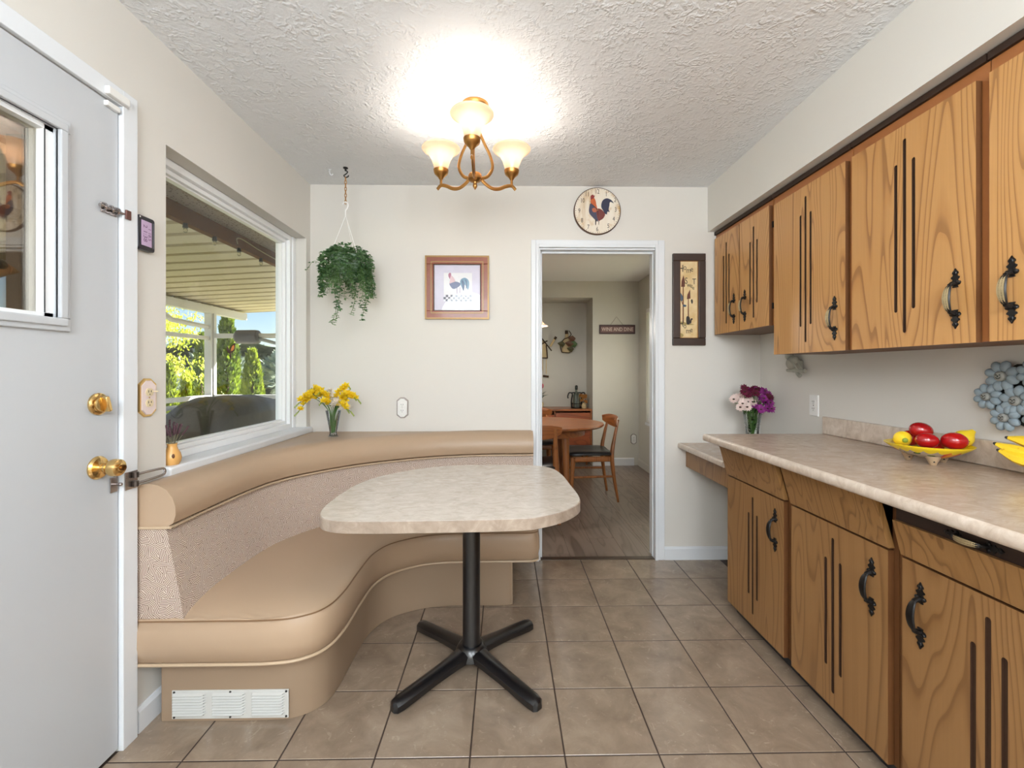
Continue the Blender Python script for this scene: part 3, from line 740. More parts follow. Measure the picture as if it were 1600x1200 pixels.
hp = thing('hanging_plant', 'trailing green plant hanging in the corner beside the window', 'plant', (HX, HY, ZC-.055))
m_link = M('tan_chain', (176, 132, 84), .55)
z = ZC-.060
for k in range(8):
    b = MB(); L = .0135; c = Vector((HX, HY, z-.008)); ring_ = []
    for i in range(12):
        a = 2*math.pi*i/12; u = .0058*math.cos(a); w = L*math.sin(a)
        ring_.append(c+(Vector((u, 0, w)) if k % 2 else Vector((0, u, w))))
    b.tube(ring_, .0022, 6, closed=True); b.build('chain_link', m_link, hp); z -= .0195
zb = z
b = MB(); b.tube(spline([(HX-.018, HY, zb-.004), (HX-.010, HY, zb+.008), (HX+.004, HY, zb+.010), (HX+.014, HY, zb-.006), (HX+.010, HY, zb-.026), (HX, HY, zb-.040), (HX, HY, zb-.075)], 4), .0042, 8); b.build('hanger_hook', m_plastic, hp)
PC = Vector((HX+.005, HY, 1.875))
for a in (200, 330, 75):
    e = PC+Vector((.092*math.cos(R(a)), .092*math.sin(R(a)), .045)); b = MB(); b.tube([(HX, HY, zb-.07), tuple(e)], .0022, 6); b.build('hanger_wire', m_plastic, hp)
b = MB(); b.shell([(.066, 1.80), (.085, 1.86), (.094, 1.915), (.098, 1.92)], .004, 28, (PC.x, PC.y, 0)); b.lathe([(0, 1.80), (.066, 1.80), (.066, 1.803)], 28, (PC.x, PC.y, 0)); b.lathe([(0, 1.905), (.09, 1.905)], 24, (PC.x, PC.y, 0))
b.build('pot', M('green_white_pot', (150, 172, 150), .5), hp)
def leaf(b, p, d, up, L, W):
    d = d.normalized(); s_ = d.cross(up); s_ = s_.normalized() if s_.length > 1e-5 else d.orthogonal().normalized(); nrm = s_.cross(d)
    m = p+d*L*.5
    b.add([p, m+s_*W+nrm*W*.35, p+d*L, m-s_*W+nrm*W*.35, m], [(0, 4, 1), (1, 4, 2), (2, 4, 3), (3, 4, 0)])
rnd = random.Random(5)
fo, vn = MB(), MB()
def trefoil(b, p, d, L):
    for k in (-1, 0, 1):
        q = Quaternion((rnd.uniform(-.4, .4), rnd.uniform(-.4, .4), 1), k*1.15+rnd.uniform(-.3, .3))
        leaf(b, p, q @ d, Vector((rnd.uniform(-.5, .5), rnd.uniform(-.5, .5), 1)), L*rnd.uniform(.8, 1.25), L*.36)
for i in range(950):
    a = rnd.uniform(0, 6.283); ph = rnd.uniform(-.85, 1.0); rr = math.sqrt(max(0, 1-ph*ph*.94))*rnd.uniform(.70, 1.05)
    p = PC+Vector((.150*rr*math.cos(a), .125*rr*math.sin(a), .098*ph-.005+rnd.uniform(-.02, .02)))
    d = Vector((math.cos(a)+rnd.uniform(-.6, .6), math.sin(a)+rnd.uniform(-.6, .6), rnd.uniform(-.9, .5)))
    trefoil(fo, p, d, rnd.uniform(.016, .026))
def vine(pts, dens=.011, L=.019):
    pp = spline(pts, 8); vn.tube(pp, .0011, 4); acc = 0
    for i in range(1, len(pp)):
        acc += (pp[i]-pp[i-1]).length
        while acc > dens:
            acc -= dens; a = rnd.uniform(0, 6.283)
            d = Vector((math.cos(a), math.sin(a), rnd.uniform(-.8, .2))); trefoil(fo, pp[i]+d*.006, d, L*rnd.uniform(.7, 1.15))
for k in range(46):
    a = rnd.uniform(0, 6.283); r0 = .11; ln = rnd.uniform(.10, .20)
    p0 = PC+Vector((r0*math.cos(a), r0*.85*math.sin(a), -.01)); p1 = p0+Vector((.035*math.cos(a), .03*math.sin(a), -ln*.4)); p2 = p1+Vector((rnd.uniform(-.02, .02), rnd.uniform(-.015, .015), -ln*.6))
    vine([p0, p1, p2], .010)
for dx, zz in ((-.03, 1.505), (-.015, 1.52), (.075, 1.56), (.135, 1.53), (.12, 1.60), (.150, 1.585), (-.01, 1.60)):
    vine([PC+Vector((dx*.8, -.10, -.05)), PC+Vector((dx*1.02, -.115, -.15)), PC+Vector((dx+.012, -.11, (zz-1.875)*.7)), PC+Vector((dx-.012, -.11, zz-1.875))], .0105, .018)
vine([PC+Vector((-.13, -.06, -.01)), PC+Vector((-.165, -.07, .0)), PC+Vector((-.195, -.08, -.045))], .018, .015)
tag(fo.build('foliage', m_leafd, hp, smooth=False, recalc=False), kind='stuff'); tag(vn.build('vines', m_stem, hp), kind='stuff')

# ---------------------------------------------------------------- outlets, thermometer
def outlet(name, label, loc, axis, style, cat='outlet', sc_=1.):
    """built in a frame where u runs along the wall, w is up and d stands out"""
    t_ = thing(name, label, cat, loc)
    f = {'far': lambda u, d, w: (u, -d, w), 'left': lambda u, d, w: (d, u, w), 'right': lambda u, d, w: (-d, u, w)}[axis]
    def pr(poly, d0, d1, mat, nm, par, inset=0.):
        b = MB(); k = sc_
        b.loft([[f(u*k, d0, w*k) for u, w in poly], [f(u*(1-inset)*k, d1, w*(1-inset*.55)*k) for u, w in poly]], closed=True)
        return b.build(nm, mat, par, smooth=False, world=False)
    oct_ = lambda a, c, e: [(-a, -c+e), (-a*.35, -c), (a*.35, -c), (a, -c+e), (a, c-e), (a*.35, c), (-a*.35, c), (-a, c-e)]
    if style == 'plain':
        pl = pr([(-.035, -.058), (.035, -.058), (.035, .058), (-.035, .058)], 0, .006, m_plastic, 'plate', t_, .06)
        rec = m_plastic
    else:
        rim = m_brass if style == 'gold' else m_chrome
        pr(oct_(.0385, .068, .020), 0, .006, rim, 'metal_rim', t_, .06)
        pl = pr(oct_(.031, .060, .018), .006, .0095, m_pink if style == 'gold' else m_plastic, 'plate', t_, .04)
        rec = m_ivory if style == 'gold' else m_plastic
    d0 = .006 if style == 'plain' else .0095
    for w in (.019, -.019):
        c = [(.0165*math.cos(R(a)), w+min(.0135, max(-.0135, .0165*math.sin(R(a))))) for a in range(0, 360, 24)]
        r_ = pr(c, d0, d0+.0022, rec, 'receptacle', t_)
        for u, hh in ((-.006, .0042), (.006, .0035)):
            pr([(u-.0013, w+.003-hh), (u+.0013, w+.003-hh), (u+.0013, w+.003+hh), (u-.0013, w+.003+hh)], d0+.0022, d0+.0026, m_slot, 'slot', r_)
        pr([(.0022*math.cos(R(a)), w-.0075+.0022*math.sin(R(a))) for a in range(0, 360, 45)], d0+.0022, d0+.0026, m_slot, 'ground_hole', r_)
    pr([(.0028*math.cos(R(a)), .0028*math.sin(R(a))) for a in range(0, 360, 45)], d0, d0+.0016, m_chrome if style != 'gold' else m_brass, 'screw', t_)
    return t_
outlet('outlet', 'silver-rimmed octagonal wall outlet above the bench', (-.663, YF, 1.0), 'far', 'silver')
go = outlet('outlet', 'gold-rimmed octagonal outlet beside the back door', (XL, 1.600, 1.146), 'left', 'gold')
MB().box(.011, .030, .012, .016, .020, .023).build('plug_pin', m_ivory, go, world=False, smooth=False)
outlet('outlet', 'plain white outlet on the wall above the countertop', (XR, 2.412, 1.052), 'right', 'plain')
outlet('outlet', 'small white outlet on the dining room wall', (1.696, 5.85, .346), 'far', 'silver', sc_=1.0)

th_ = thing('thermometer', 'black digital thermometer with lilac screen beside the window', 'thermometer', (XL, 1.577, 1.715))
b = MB(); b.prism([(1.540, 1.662), (1.546, 1.656), (1.607, 1.656), (1.613, 1.662), (1.613, 1.768), (1.607, 1.774), (1.546, 1.774), (1.540, 1.768)], 'x', XL, XL+.020); b.build('case', m_bplastic, th_, smooth=False, bevel=.004)
MB().box(XL+.0201, XL+.0212, 1.552, 1.596, 1.672, 1.758).build('screen', m_lcd, th_, smooth=False)
b = MB()
f = lambda u, w: (XL+.0216, 1.574-w, 1.715+u*-1)
text_to(b, '2 1:38', .024, lambda u, w: (XL+.0216, 1.567+w, 1.715-u)); text_to(b, '1 18.5', .018, lambda u, w: (XL+.0216, 1.586+w, 1.715-u))
b.build('digits', m_lcdt, th_, smooth=False)
MB().tube([(XL+.02, 1.604, 1.67), (XL+.02, 1.604, 1.76)], .002, 6).build('trim_ridge', M('grey_ridge', (90, 90, 96), .3), th_)
MB().box(XL+.010, XL+.0208, 1.545, 1.549, 1.764, 1.769).build('indicator_light', m_plastic, th_, smooth=False)

# ---------------------------------------------------------------- pictures and clock on the far wall
def poly_layer(name, polys, mat, parent, f, d):
    b = MB()
    for p in polys: b.flat(p, lambda u, w: f(u, w, d))
    return b.build(name, mat, parent, smooth=False, recalc=False)
fw = lambda cx_, cz_, s_: (lambda u, w, d: (cx_+u*s_, YF-d, cz_+w*s_))
def flatmat(name, col, rough=.55, **k): return M(name, col, rough, **k)
m_gold = M('gilt_edge', (150, 116, 66), .35, .3)
m_redwood = M('mottled_red_wood', (134, 66, 38), .35, var=.30, vs=60, coat=.3)
def frame(b, u0, u1, w0, w1, wd, d0, d1, yb=YF):
    for a in ((u0, u1, w0, w0+wd), (u0, u1, w1-wd, w1), (u0, u0+wd, w0+wd, w1-wd), (u1-wd, u1, w0+wd, w1-wd)): b.box(a[0], a[1], yb-d1, yb-d0, a[2], a[3])
pt = thing('rooster_picture', 'square framed rooster print in mottled red wood frame on the wall', 'picture', (-.306, YF, 1.782))
u0, u1, w0, w1 = -.513, -.100, 1.577, 1.987
b = MB(); frame(b, u0, u1, w0, w1, .052, 0, .018); b.build('frame', m_redwood, pt, smooth=False, bevel=.003)
b = MB(); frame(b, u0-.001, u1+.001, w0-.001, w1+.001, .010, 0, .021); frame(b, u0+.036, u1-.036, w0+.036, w1-.036, .006, .01, .0205); b.build('gilt_bead', m_gold, pt, smooth=False)
b = MB(); frame(b, u0+.046, u1-.046, w0+.046, w1-.046, .012, .003, .0125); b.build('inner_lip', M('dark_lip', (88, 60, 38), .5), pt, smooth=False)
MB().box(u0+.05, u1-.05, YF-.006, YF-.001, w0+.05, w1-.05).build('print', M('lilac_paper', (212, 206, 222), .4, var=.10, vs=14), pt, smooth=False)
f = fw(-.306, 1.787, .1475/.36)   # art coordinates: +-.36 across the opening
CR = lambda pts, ox=645., oy=595., k=1000.: [((x-ox)/k, (oy-y)/k) for x, y in pts]
SP = lambda pts, n=4: [tuple(p)[:2] for p in spline([(x, y, 0) for x, y in pts], n, closed=True)]
poly_layer('print_panel', [CR([(430, 372), (880, 372), (880, 722), (430, 722)])], M('cream_paper', (232, 230, 232), .4, var=.04, vs=20), pt, f, .0064)
sq = []
for r_ in range(3):
    for c_ in range(6):
        x = 425+75*c_+(37 if r_ != 1 else 0); sq.append(CR([(x, 722+35*r_), (x+37, 722+35*r_), (x+37, 722+35*(r_+1)), (x, 722+35*(r_+1))]))
poly_layer('checker_base', [CR([(428, 722), (885, 722), (885, 826), (428, 826)])], flatmat('checker_white', (226, 226, 234)), pt, f, .0066)
poly_layer('checker_squares', sq, flatmat('checker_grey', (96, 96, 112)), pt, f, .0068)
poly_layer('rooster_body', [SP(CR([(520, 540), (560, 515), (610, 510), (680, 530), (690, 570), (640, 610), (580, 628), (540, 590)]))], flatmat('dusty_blue', (104, 112, 150)), pt, f, .0069)
poly_layer('rooster_neck', [SP(CR([(525, 400), (560, 420), (600, 470), (610, 510), (560, 530), (520, 540), (530, 480)]))], flatmat('pale_pink', (222, 190, 196)), pt, f, .0070)
poly_layer('rooster_comb', [SP(CR([(505, 430), (505, 390), (530, 370), (548, 395), (535, 440), (525, 470), (515, 450)]))], flatmat('dusky_rose', (176, 110, 136)), pt, f, .0071)
poly_layer('rooster_tail', [SP(CR([(690, 540), (700, 480), (760, 450), (815, 480), (835, 550), (815, 640), (790, 600), (760, 560), (745, 660), (715, 600)]))], flatmat('pale_blue', (120, 156, 182)), pt, f, .0070)
poly_layer('rooster_tail_shade', [SP(CR([(715, 500), (740, 500), (760, 560), (745, 655), (725, 600)])), SP(CR([(770, 480), (795, 500), (800, 580), (780, 630), (785, 560)]))], flatmat('slate_blue', (78, 104, 138)), pt, f, .0072)
poly_layer('rooster_legs', [CR([(632, 610), (644, 610), (646, 722), (636, 722)]), CR([(684, 600), (694, 600), (690, 722), (680, 722)])], flatmat('mauve_grey', (170, 150, 178)), pt, f, .0069)
MB().box(u0+.056, u1-.056, YF-.0125, YF-.0115, w0+.056, w1-.056).build('glazing', glass('picture_glass', (1, 1, 1), .5), pt, smooth=False)

ck = thing('rooster_clock', 'round cream wall clock with a painted rooster above the doorway', 'clock', (.607, YF, 2.283))
CC = (.607, 2.283); RC = .154
b = MB(); b.lathe([(0, -.001), (RC, -.001), (RC, -.016), (RC-.004, -.020), (RC-.007, -.020), (0, -.0195)], 56, (CC[0], YF, CC[1]), 'y'); b.build('rim', M('brown_clock_rim', (84, 58, 42), .5, var=.3, vs=40), ck)
t = NT('aged_dial'); v = t.coord((1, 1, .22), jitter=False)
c = t.ramp(t.noise(v, 16, 3, .6), [(.36, (205, 182, 150)), (.47, (226, 214, 196)), (.75, (232, 224, 210))])
c = t.mix(t.ramp(t.noise(t.coord(jitter=False), 9, 3, .55), [(.56, (0, 0, 0)), (.66, (1, 1, 1))]), c, lin((196, 158, 104)))
t.base(c); t.b.inputs['Roughness'].default_value = .5
MB().lathe([(0, -.0201), (RC-.006, -.0201), (RC-.006, -.0206), (0, -.0208)], 56, (CC[0], YF, CC[1]), 'y').build('dial', t.m, ck)
f = fw(CC[0], CC[1], RC/435)
K = lambda pts: [(x-630, 625-y) for x, y in pts]
SK = lambda pts, n=4: SP(K(pts), n)
m_num = flatmat('faded_black', (46, 40, 36)); b = MB()
for n_, (x, y) in {'12': (625, 275), '1': (792, 322), '2': (955, 425), '3': (965, 605), '4': (930, 775), '5': (830, 905), '6': (625, 965), '7': (460, 925), '8': (345, 805), '9': (295, 630), '10': (352, 440), '11': (440, 325)}.items():
    text_to(b, n_, 118, lambda u, w, x=x, y=y: f(x-630+u, 625-y+w, .0212), sx=.72)
b.build('numerals', m_num, ck, smooth=False, recalc=False)
b = MB()
for k in range(60):
    a = R(6*k); r0, r1 = (395, 408); w_ = 3 if k % 5 else 6
    ca, sa = math.cos(a), math.sin(a); b.flat([(ca*r0-sa*w_, sa*r0+ca*w_), (ca*r1-sa*w_, sa*r1+ca*w_), (ca*r1+sa*w_, sa*r1-ca*w_), (ca*r0+sa*w_, sa*r0-ca*w_)], lambda u, w: f(u, w, .0212))
b.build('minute_marks', m_num, ck, smooth=False, recalc=False)
poly_layer('rooster_tail', [SK([(700, 560), (705, 480), (740, 420), (800, 395), (860, 410), (905, 445), (928, 485), (880, 462), (856, 475), (848, 540), (836, 600), (852, 645), (815, 640), (800, 690), (760, 670), (735, 620)])], flatmat('midnight_blue', (44, 46, 72)), ck, f, .0213)
poly_layer('rooster_breast', [SK([(500, 490), (478, 560), (470, 630), (490, 690), (540, 745), (590, 795), (640, 815), (650, 640), (570, 530)])], flatmat('blue_grey', (66, 64, 86)), ck, f, .0214)
poly_layer('rooster_back', [SK([(630, 585), (700, 600), (750, 650), (770, 700), (730, 770), (680, 800), (655, 812), (625, 750), (610, 650)])], flatmat('maroon', (112, 48, 42)), ck, f, .0216)
poly_layer('rooster_neck', [SK([(512, 405), (560, 385), (595, 440), (610, 520), (628, 600), (575, 545), (510, 490), (500, 440)])], flatmat('burnt_orange', (196, 96, 46)), ck, f, .0217)
poly_layer('rooster_saddle', [SK([(530, 590), (580, 570), (615, 610), (600, 650), (545, 645)])], flatmat('rust', (178, 98, 66)), ck, f, .0218)
poly_layer('rooster_comb', [SK([(500, 380), (510, 345), (545, 328), (560, 345), (582, 345), (570, 370), (560, 395), (515, 420), (508, 440)])], flatmat('comb_red', (134, 40, 36)), ck, f, .0219)
poly_layer('rooster_legs', [K([(585, 780), (612, 790), (600, 890), (588, 890)]), K([(648, 800), (662, 805), (658, 885), (650, 885)])], m_num, ck, f, .0215)
b = MB()
for x, y, L in ((455, 425, 0), (640, 760, 0)):
    d = Vector((x-634, 610-y, 0)); n_ = Vector((-d.y, d.x, 0)).normalized()*6
    b.flat([(4-n_.x, 15-n_.y), (4+d.x, 15+d.y), (4+n_.x, 15+n_.y)], lambda u, w: f(u, w, .0222))
b.build('clock_hands', m_black, ck, smooth=False, recalc=False)
MB().lathe([(.004, -.021), (.004, -.0235), (0, -.024)], 12, (CC[0]+.001, YF, CC[1]+.005), 'y').build('hand_pin', m_gold, ck)

hs = thing('home_sign', 'tall dark framed HOME SWEET HOME picture beside the doorway', 'picture', (1.21, YF, 1.708))
u0, u1, w0, w1 = 1.103, 1.319, 1.407, 2.009
b = MB(); frame(b, u0, u1, w0, w1, .048, 0, .022); b.build('frame', M('dark_walnut_frame', (58, 42, 34), .42, var=.2, vs=20), hs, smooth=False, bevel=.004)
b = MB(); frame(b, u0+.045, u1-.045, w0+.045, w1-.045, .006, .003, .014); b.build('inner_lip', M('amber_lip', (150, 96, 44), .4), hs, smooth=False)
t = NT('parchment'); v = t.coord(jitter=False)
t.base(t.ramp(t.noise(v, 9, 4, .6), [(.3, (206, 172, 112)), (.6, (228, 208, 164))])); m_parch = t.m
MB().box(u0+.047, u1-.047, YF-.008, YF-.002, w0+.047, w1-.047).build('print', m_parch, hs, smooth=False)
f = fw(1.203, 1.708, .122/190.)     # crop pixels, centre (308, 590)
H = lambda pts: [(x-312, 590-y) for x, y in pts]
b = MB()
for s_, x, y, z_ in (('H', 243, 275, 105), ('o', 285, 262, 80), ('m', 322, 292, 80), ('e', 356, 280, 80), ('S', 298, 400, 90), ('w', 325, 440, 70), ('e', 352, 450, 70), ('e', 372, 470, 60), ('T', 380, 408, 85), ('H', 245, 838, 95), ('o', 285, 860, 75), ('m', 318, 912, 80), ('e', 352, 900, 75)):
    text_to(b, s_, z_, lambda u, w, x=x, y=y: f(x-312+u, 590-y+w, .0086), sx=.8)
b.build('lettering', flatmat('dark_ink', (46, 36, 28)), hs, smooth=False, recalc=False)
poly_layer('bird_house_poles', [H([(262, 460), (272, 460), (274, 830), (260, 830)]), H([(316, 580), (324, 580), (326, 770), (314, 770)]), H([(265, 660), (245, 600), (250, 596), (272, 650)])], flatmat('pole_brown', (112, 62, 34)), hs, f, .0084)
poly_layer('bird_houses', [H([(245, 460), (250, 400), (270, 340), (285, 400), (284, 460)]), H([(305, 585), (310, 540), (338, 485), (342, 580)])], flatmat('house_brown', (96, 50, 36)), hs, f, .0085)
poly_layer('painted_birds', [SP(H([(222, 500), (240, 520), (268, 570), (250, 610), (230, 570)])), SP(H([(268, 640), (300, 648), (290, 665), (266, 660)]))], flatmat('bird_blue', (72, 88, 106)), hs, f, .0086)
poly_layer('painted_cat', [SP(H([(300, 770), (318, 760), (334, 775), (338, 830), (318, 845), (300, 830)])), SP(H([(340, 800), (352, 780), (368, 790), (355, 800), (350, 830), (340, 835)])), SP(H([(346, 600), (358, 585), (368, 610), (357, 635)]))], flatmat('cat_dark', (44, 38, 38)), hs, f, .0085)
poly_layer('painted_grass', [SP(H([(215, 830), (250, 815), (330, 835), (380, 845), (330, 850), (230, 845)])), SP(H([(212, 930), (260, 940), (270, 960), (240, 985), (212, 990)]))], flatmat('grass_tan', (166, 146, 92)), hs, f, .0083)

# ---------------------------------------------------------------- vases and flowers
m_vglass = NT('vase_glass'); mg = m_vglass
mg.b.inputs['Transmission Weight'].default_value = 1.0; mg.b.inputs['Roughness'].default_value = .02; mg.b.inputs['IOR'].default_value = 1.35
mg.base((.93, .97, .96, 1)); m_vglass = mg.m
m_vthin = glass('thin_vase_glass', (.95, .975, .97), .9, .02)
# small glass vase with freesias, standing on the bench ledge
VX, VY, VZ = -1.013, 2.672, .8475
va = thing('glass_vase', 'small flared clear glass vase on the corner ledge of the bench', 'vase', (VX, VY, VZ))
b = MB(); b.shell([(.024, VZ+.006), (.022, VZ+.016), (.020, VZ+.026), (.026, VZ+.060), (.033, VZ+.100), (.041, VZ+.140), (.044, VZ+.158)], .0025, 28, (VX, VY, 0)); b.build('bowl', m_vthin, va)
b = MB(); b.lathe([(0, VZ), (.027, VZ), (.028, VZ+.008), (.022, VZ+.014), (.017, VZ+.020), (0, VZ+.022)], 24, (VX, VY, 0)); b.build('foot', m_vglass, va)
m_yel = leafmat('freesia_yellow', (250, 214, 20), (255, 236, 70), .35, .5, 40); m_wht = leafmat('freesia_white', (236, 226, 214), (250, 244, 232), .35); m_bud = leafmat('bud_green', (120, 150, 50), (170, 180, 70), .2)
def bloom_mesh(b, c, d, s_, n=6):
    d = d.normalized(); u = d.orthogonal().normalized(); w = d.cross(u)
    for lay, (op, ln) in enumerate(((.95, 1.0), (.50, .9))):
        for k in range(n):
            a = 6.283*(k+lay*.5)/n; r = u*math.cos(a)+w*math.sin(a)
            p1 = c+d*s_*.35+r*s_*.28*op; p2 = c+d*s_*(.85-.3*op*(1-lay))+r*s_*.85*op*ln; sd = d.cross(r)*s_*.34
            b.add([c, p1+sd, p2+sd*.3, p2-sd*.3, p1-sd, p1*.6+p2*.4-d*s_*.08], [(0, 5, 1), (1, 5, 2), (2, 5, 3), (3, 5, 4), (4, 5, 0)])
rf = random.Random(3)
def freesia(label, tip, mid, mat, group, n=5, s_=.030):
    t_ = thing('freesia', label, 'flower', (VX, VY, VZ+.02), group=group)
    base = Vector((VX+rf.uniform(-.010, .010), VY+rf.uniform(-.010, .010), VZ+.026))
    nk = Vector((VX+(mid[0]-VX)*.22, VY+(mid[1]-VY)*.22, VZ+.155))
    pts = spline([base, nk, Vector(mid), Vector(tip)], 8)
    b = MB(); b.tube(pts, .0019, 6); b.build('stem', m_stem, t_)
    L = len(pts)
    for k in range(n):
        p = pts[int(L*(.56+.44*k/n))]; d = Vector((rf.uniform(-.5, .5), rf.uniform(-.9, .1), rf.uniform(.3, 1)))
        b = MB(); bloom_mesh(b, p, d, s_*rf.uniform(.85, 1.2)); b.build('bloom', mat, t_, smooth=False, recalc=False)
    b = MB()
    for k in range(4): b.ell(pts[-1]+Vector((.006*k*(1 if tip[0] > VX else -1), -.002*k, -.007*k)), .0035, .0035, .007, 8, 6)
    b.build('buds', m_bud, t_)
GY = 'yellow freesias in the ledge vase'
Yv = VY-.01
YL = ['drooping lowest toward the window', 'arching over the sill edge', 'highest on the window side', 'second highest on the window side', 'upright near the middle', 'facing out just above the rim', 'topmost on the outlet side', 'arching farthest toward the outlet', 'behind the farthest one on the outlet side', 'hanging lowest on the outlet side', 'behind the topmost one']
WL = ['standing at the back middle', 'in front just above the rim', 'between the outlet-side yellow ones', 'drooping below the outlet-side yellow ones']
for tip, mid, n in (((-1.205, Yv-.02, 1.00), (-1.13, Yv-.01, 1.08), 6), ((-1.195, Yv-.04, 1.05), (-1.12, Yv-.03, 1.105), 5), ((-1.145, Yv+.02, 1.135), (-1.09, Yv+.01, 1.115), 5), ((-1.16, Yv-.01, 1.095), (-1.10, Yv, 1.10), 5), ((-1.075, Yv-.03, 1.115), (-1.04, Yv-.02, 1.085), 5), ((-1.05, Yv-.05, 1.065), (-1.03, Yv-.03, 1.05), 5), ((-.925, Yv, 1.155), (-.965, Yv, 1.115), 4), ((-.885, Yv-.02, 1.090), (-.935, Yv-.02, 1.095), 6), ((-.865, Yv+.0, 1.07), (-.93, Yv, 1.08), 4), ((-.915, Yv-.05, 1.02), (-.95, Yv-.04, 1.04), 3), ((-.955, Yv+.02, 1.13), (-.98, Yv+.01, 1.10), 3)):
    freesia('yellow freesia spray in the ledge vase, '+YL.pop(0), tip, mid, m_yel, GY, n)
for tip, mid, n in (((-1.04, Yv+.03, 1.13), (-1.02, Yv+.02, 1.08), 4), ((-.965, Yv-.03, 1.06), (-.985, Yv-.02, 1.04), 5), ((-.94, Yv-.01, 1.105), (-.965, Yv, 1.07), 4), ((-.895, Yv-.03, 1.0), (-.94, Yv-.03, 1.03), 3)):
    freesia('white freesia spray in the ledge vase, '+WL.pop(0), tip, mid, m_wht, 'white freesias in the ledge vase', n)
fl_ = thing('freesia_leaves', 'green freesia leaves inside the small glass vase on the ledge', 'leaves', (VX, VY, VZ+.02))
b = MB()
for k in range(26):
    a = rf.uniform(0, 6.283); r_ = rf.uniform(.0, .016)
    p = Vector((VX+r_*math.cos(a), VY+r_*math.sin(a), VZ+.03)); top = Vector((VX+.030*math.cos(a), VY+.030*math.sin(a), VZ+rf.uniform(.09, .17)))
    s_ = Vector((-math.sin(a), math.cos(a), 0))*.006; m_ = (p+top)/2
    b.add([p-s_*.5, p+s_*.5, m_+s_, top, m_-s_], [(0, 1, 2, 4), (4, 2, 3)])
b.build('blades', m_stem, fl_, smooth=False, recalc=False)

# purple and cream daisies in a glass on the lower desk counter
QX, QY, QZ = 1.528, 2.735, .767
v2 = thing('glass_vase', 'clear glass vase of purple daisies on the lower desk counter', 'vase', (QX, QY, QZ))
b = MB(); b.shell([(.034, QZ+.001), (.036, QZ+.06), (.042, QZ+.14), (.054, QZ+.215)], .003, 30, (QX, QY, 0)); b.lathe([(0, QZ), (.033, QZ), (.033, QZ+.008), (0, QZ+.008)], 28, (QX, QY, 0)); b.build('bowl', m_vthin, v2)
m_pur = leafmat('daisy_purple', (124, 24, 112), (172, 66, 160), .25, .5, 60); m_cre = leafmat('daisy_cream', (226, 196, 190), (240, 222, 212), .3, .5, 60); m_mar = leafmat('daisy_maroon', (84, 18, 44), (118, 30, 62), .25, .5, 60)
m_cen = M('daisy_center', (70, 50, 32), .7)
def daisy(label, c, d, mat, group, s_=.030):
    t_ = thing('daisy', label, 'flower', (QX, QY, QZ+.01), group=group)
    c = Vector(c); d = Vector(d).normalized(); u = d.orthogonal().normalized(); w = d.cross(u)
    neck = Vector((QX+(c.x-QX)*.38, QY+(c.y-QY)*.38, QZ+.20)); base = Vector((QX-(c.x-QX)*.10, QY-(c.y-QY)*.10, QZ+.012))
    b = MB(); b.tube(spline([base, neck, c-d*.02, c], 6), .0018, 6); b.build('stem', m_stem, t_)
    b = MB()
    for k in range(12):
        a = 6.283*k/12+rf.uniform(-.08, .08); r = u*math.cos(a)+w*math.sin(a); sd = d.cross(r)*s_*.22; up = d*s_*rf.uniform(-.05, .28)
        b.add([c+r*s_*.15-sd*.4, c+r*s_*.6-sd+up*.6, c+r*s_+up, c+r*s_*.6+sd+up*.6, c+r*s_*.15+sd*.4], [(0, 1, 2, 3, 4)])
    b.build('petals', mat, t_, smooth=False, recalc=False)
    b = MB(); b.ell(c+d*.002, s_*.24, s_*.24, s_*.16, 10, 6); b.build('center', m_cen, t_)
def daisies(n, label, mat, grp, x0, x1, z0, z1):
    for k in range(n):
        x = x0+(x1-x0)*((k+.5)/n)+rf.uniform(-.008, .008); z = rf.uniform(z0, z1) if k % 2 else z0+(z1-z0)*rf.uniform(.3, 1)
        y = QY-.045+rf.uniform(-.02, .03)+(.05 if z > (z0+z1)/2 else -.02)
        daisy(label, (x, y, z), ((x-QX)*4, -.9, .5+(z-1.05)*4), mat, grp)
daisies(12, 'pale cream daisy with a dark eye in the purple flower vase', m_cre, 'cream daisies in the desk vase', 1.405, 1.515, 1.00, 1.115)
daisies(17, 'purple daisy in the vase on the lower desk counter', m_pur, 'purple daisies in the desk vase', 1.505, 1.632, 1.035, 1.12)
daisies(8, 'dark maroon daisy at the top of the purple flower vase', m_mar, 'maroon daisies in the desk vase', 1.44, 1.60, 1.085, 1.145)
daisies(6, 'purple daisy in the vase on the lower desk counter', m_pur, 'purple daisies in the desk vase', 1.53, 1.60, 1.0, 1.03)
d2 = thing('daisy_leaves', 'dark green daisy leaves filling the neck of the desk vase', 'leaves', (QX, QY, QZ+.01))
b = MB()
for k in range(120):
    a = rf.uniform(0, 6.283); h_ = rf.uniform(.02, .27); r_ = (.026 if h_ < .2 else .045)*rf.uniform(.3, 1.0)
    leaf(b, Vector((QX+r_*math.cos(a), QY+r_*math.sin(a), QZ+h_)), Vector((math.cos(a)*.6, math.sin(a)*.6, rf.uniform(-.2, 1))), Vector((0, 0, 1)), rf.uniform(.02, .032), .008)
b.build('blades', leafmat('dark_leaf', (28, 52, 30), (58, 88, 48), .2), d2, smooth=False, recalc=False)

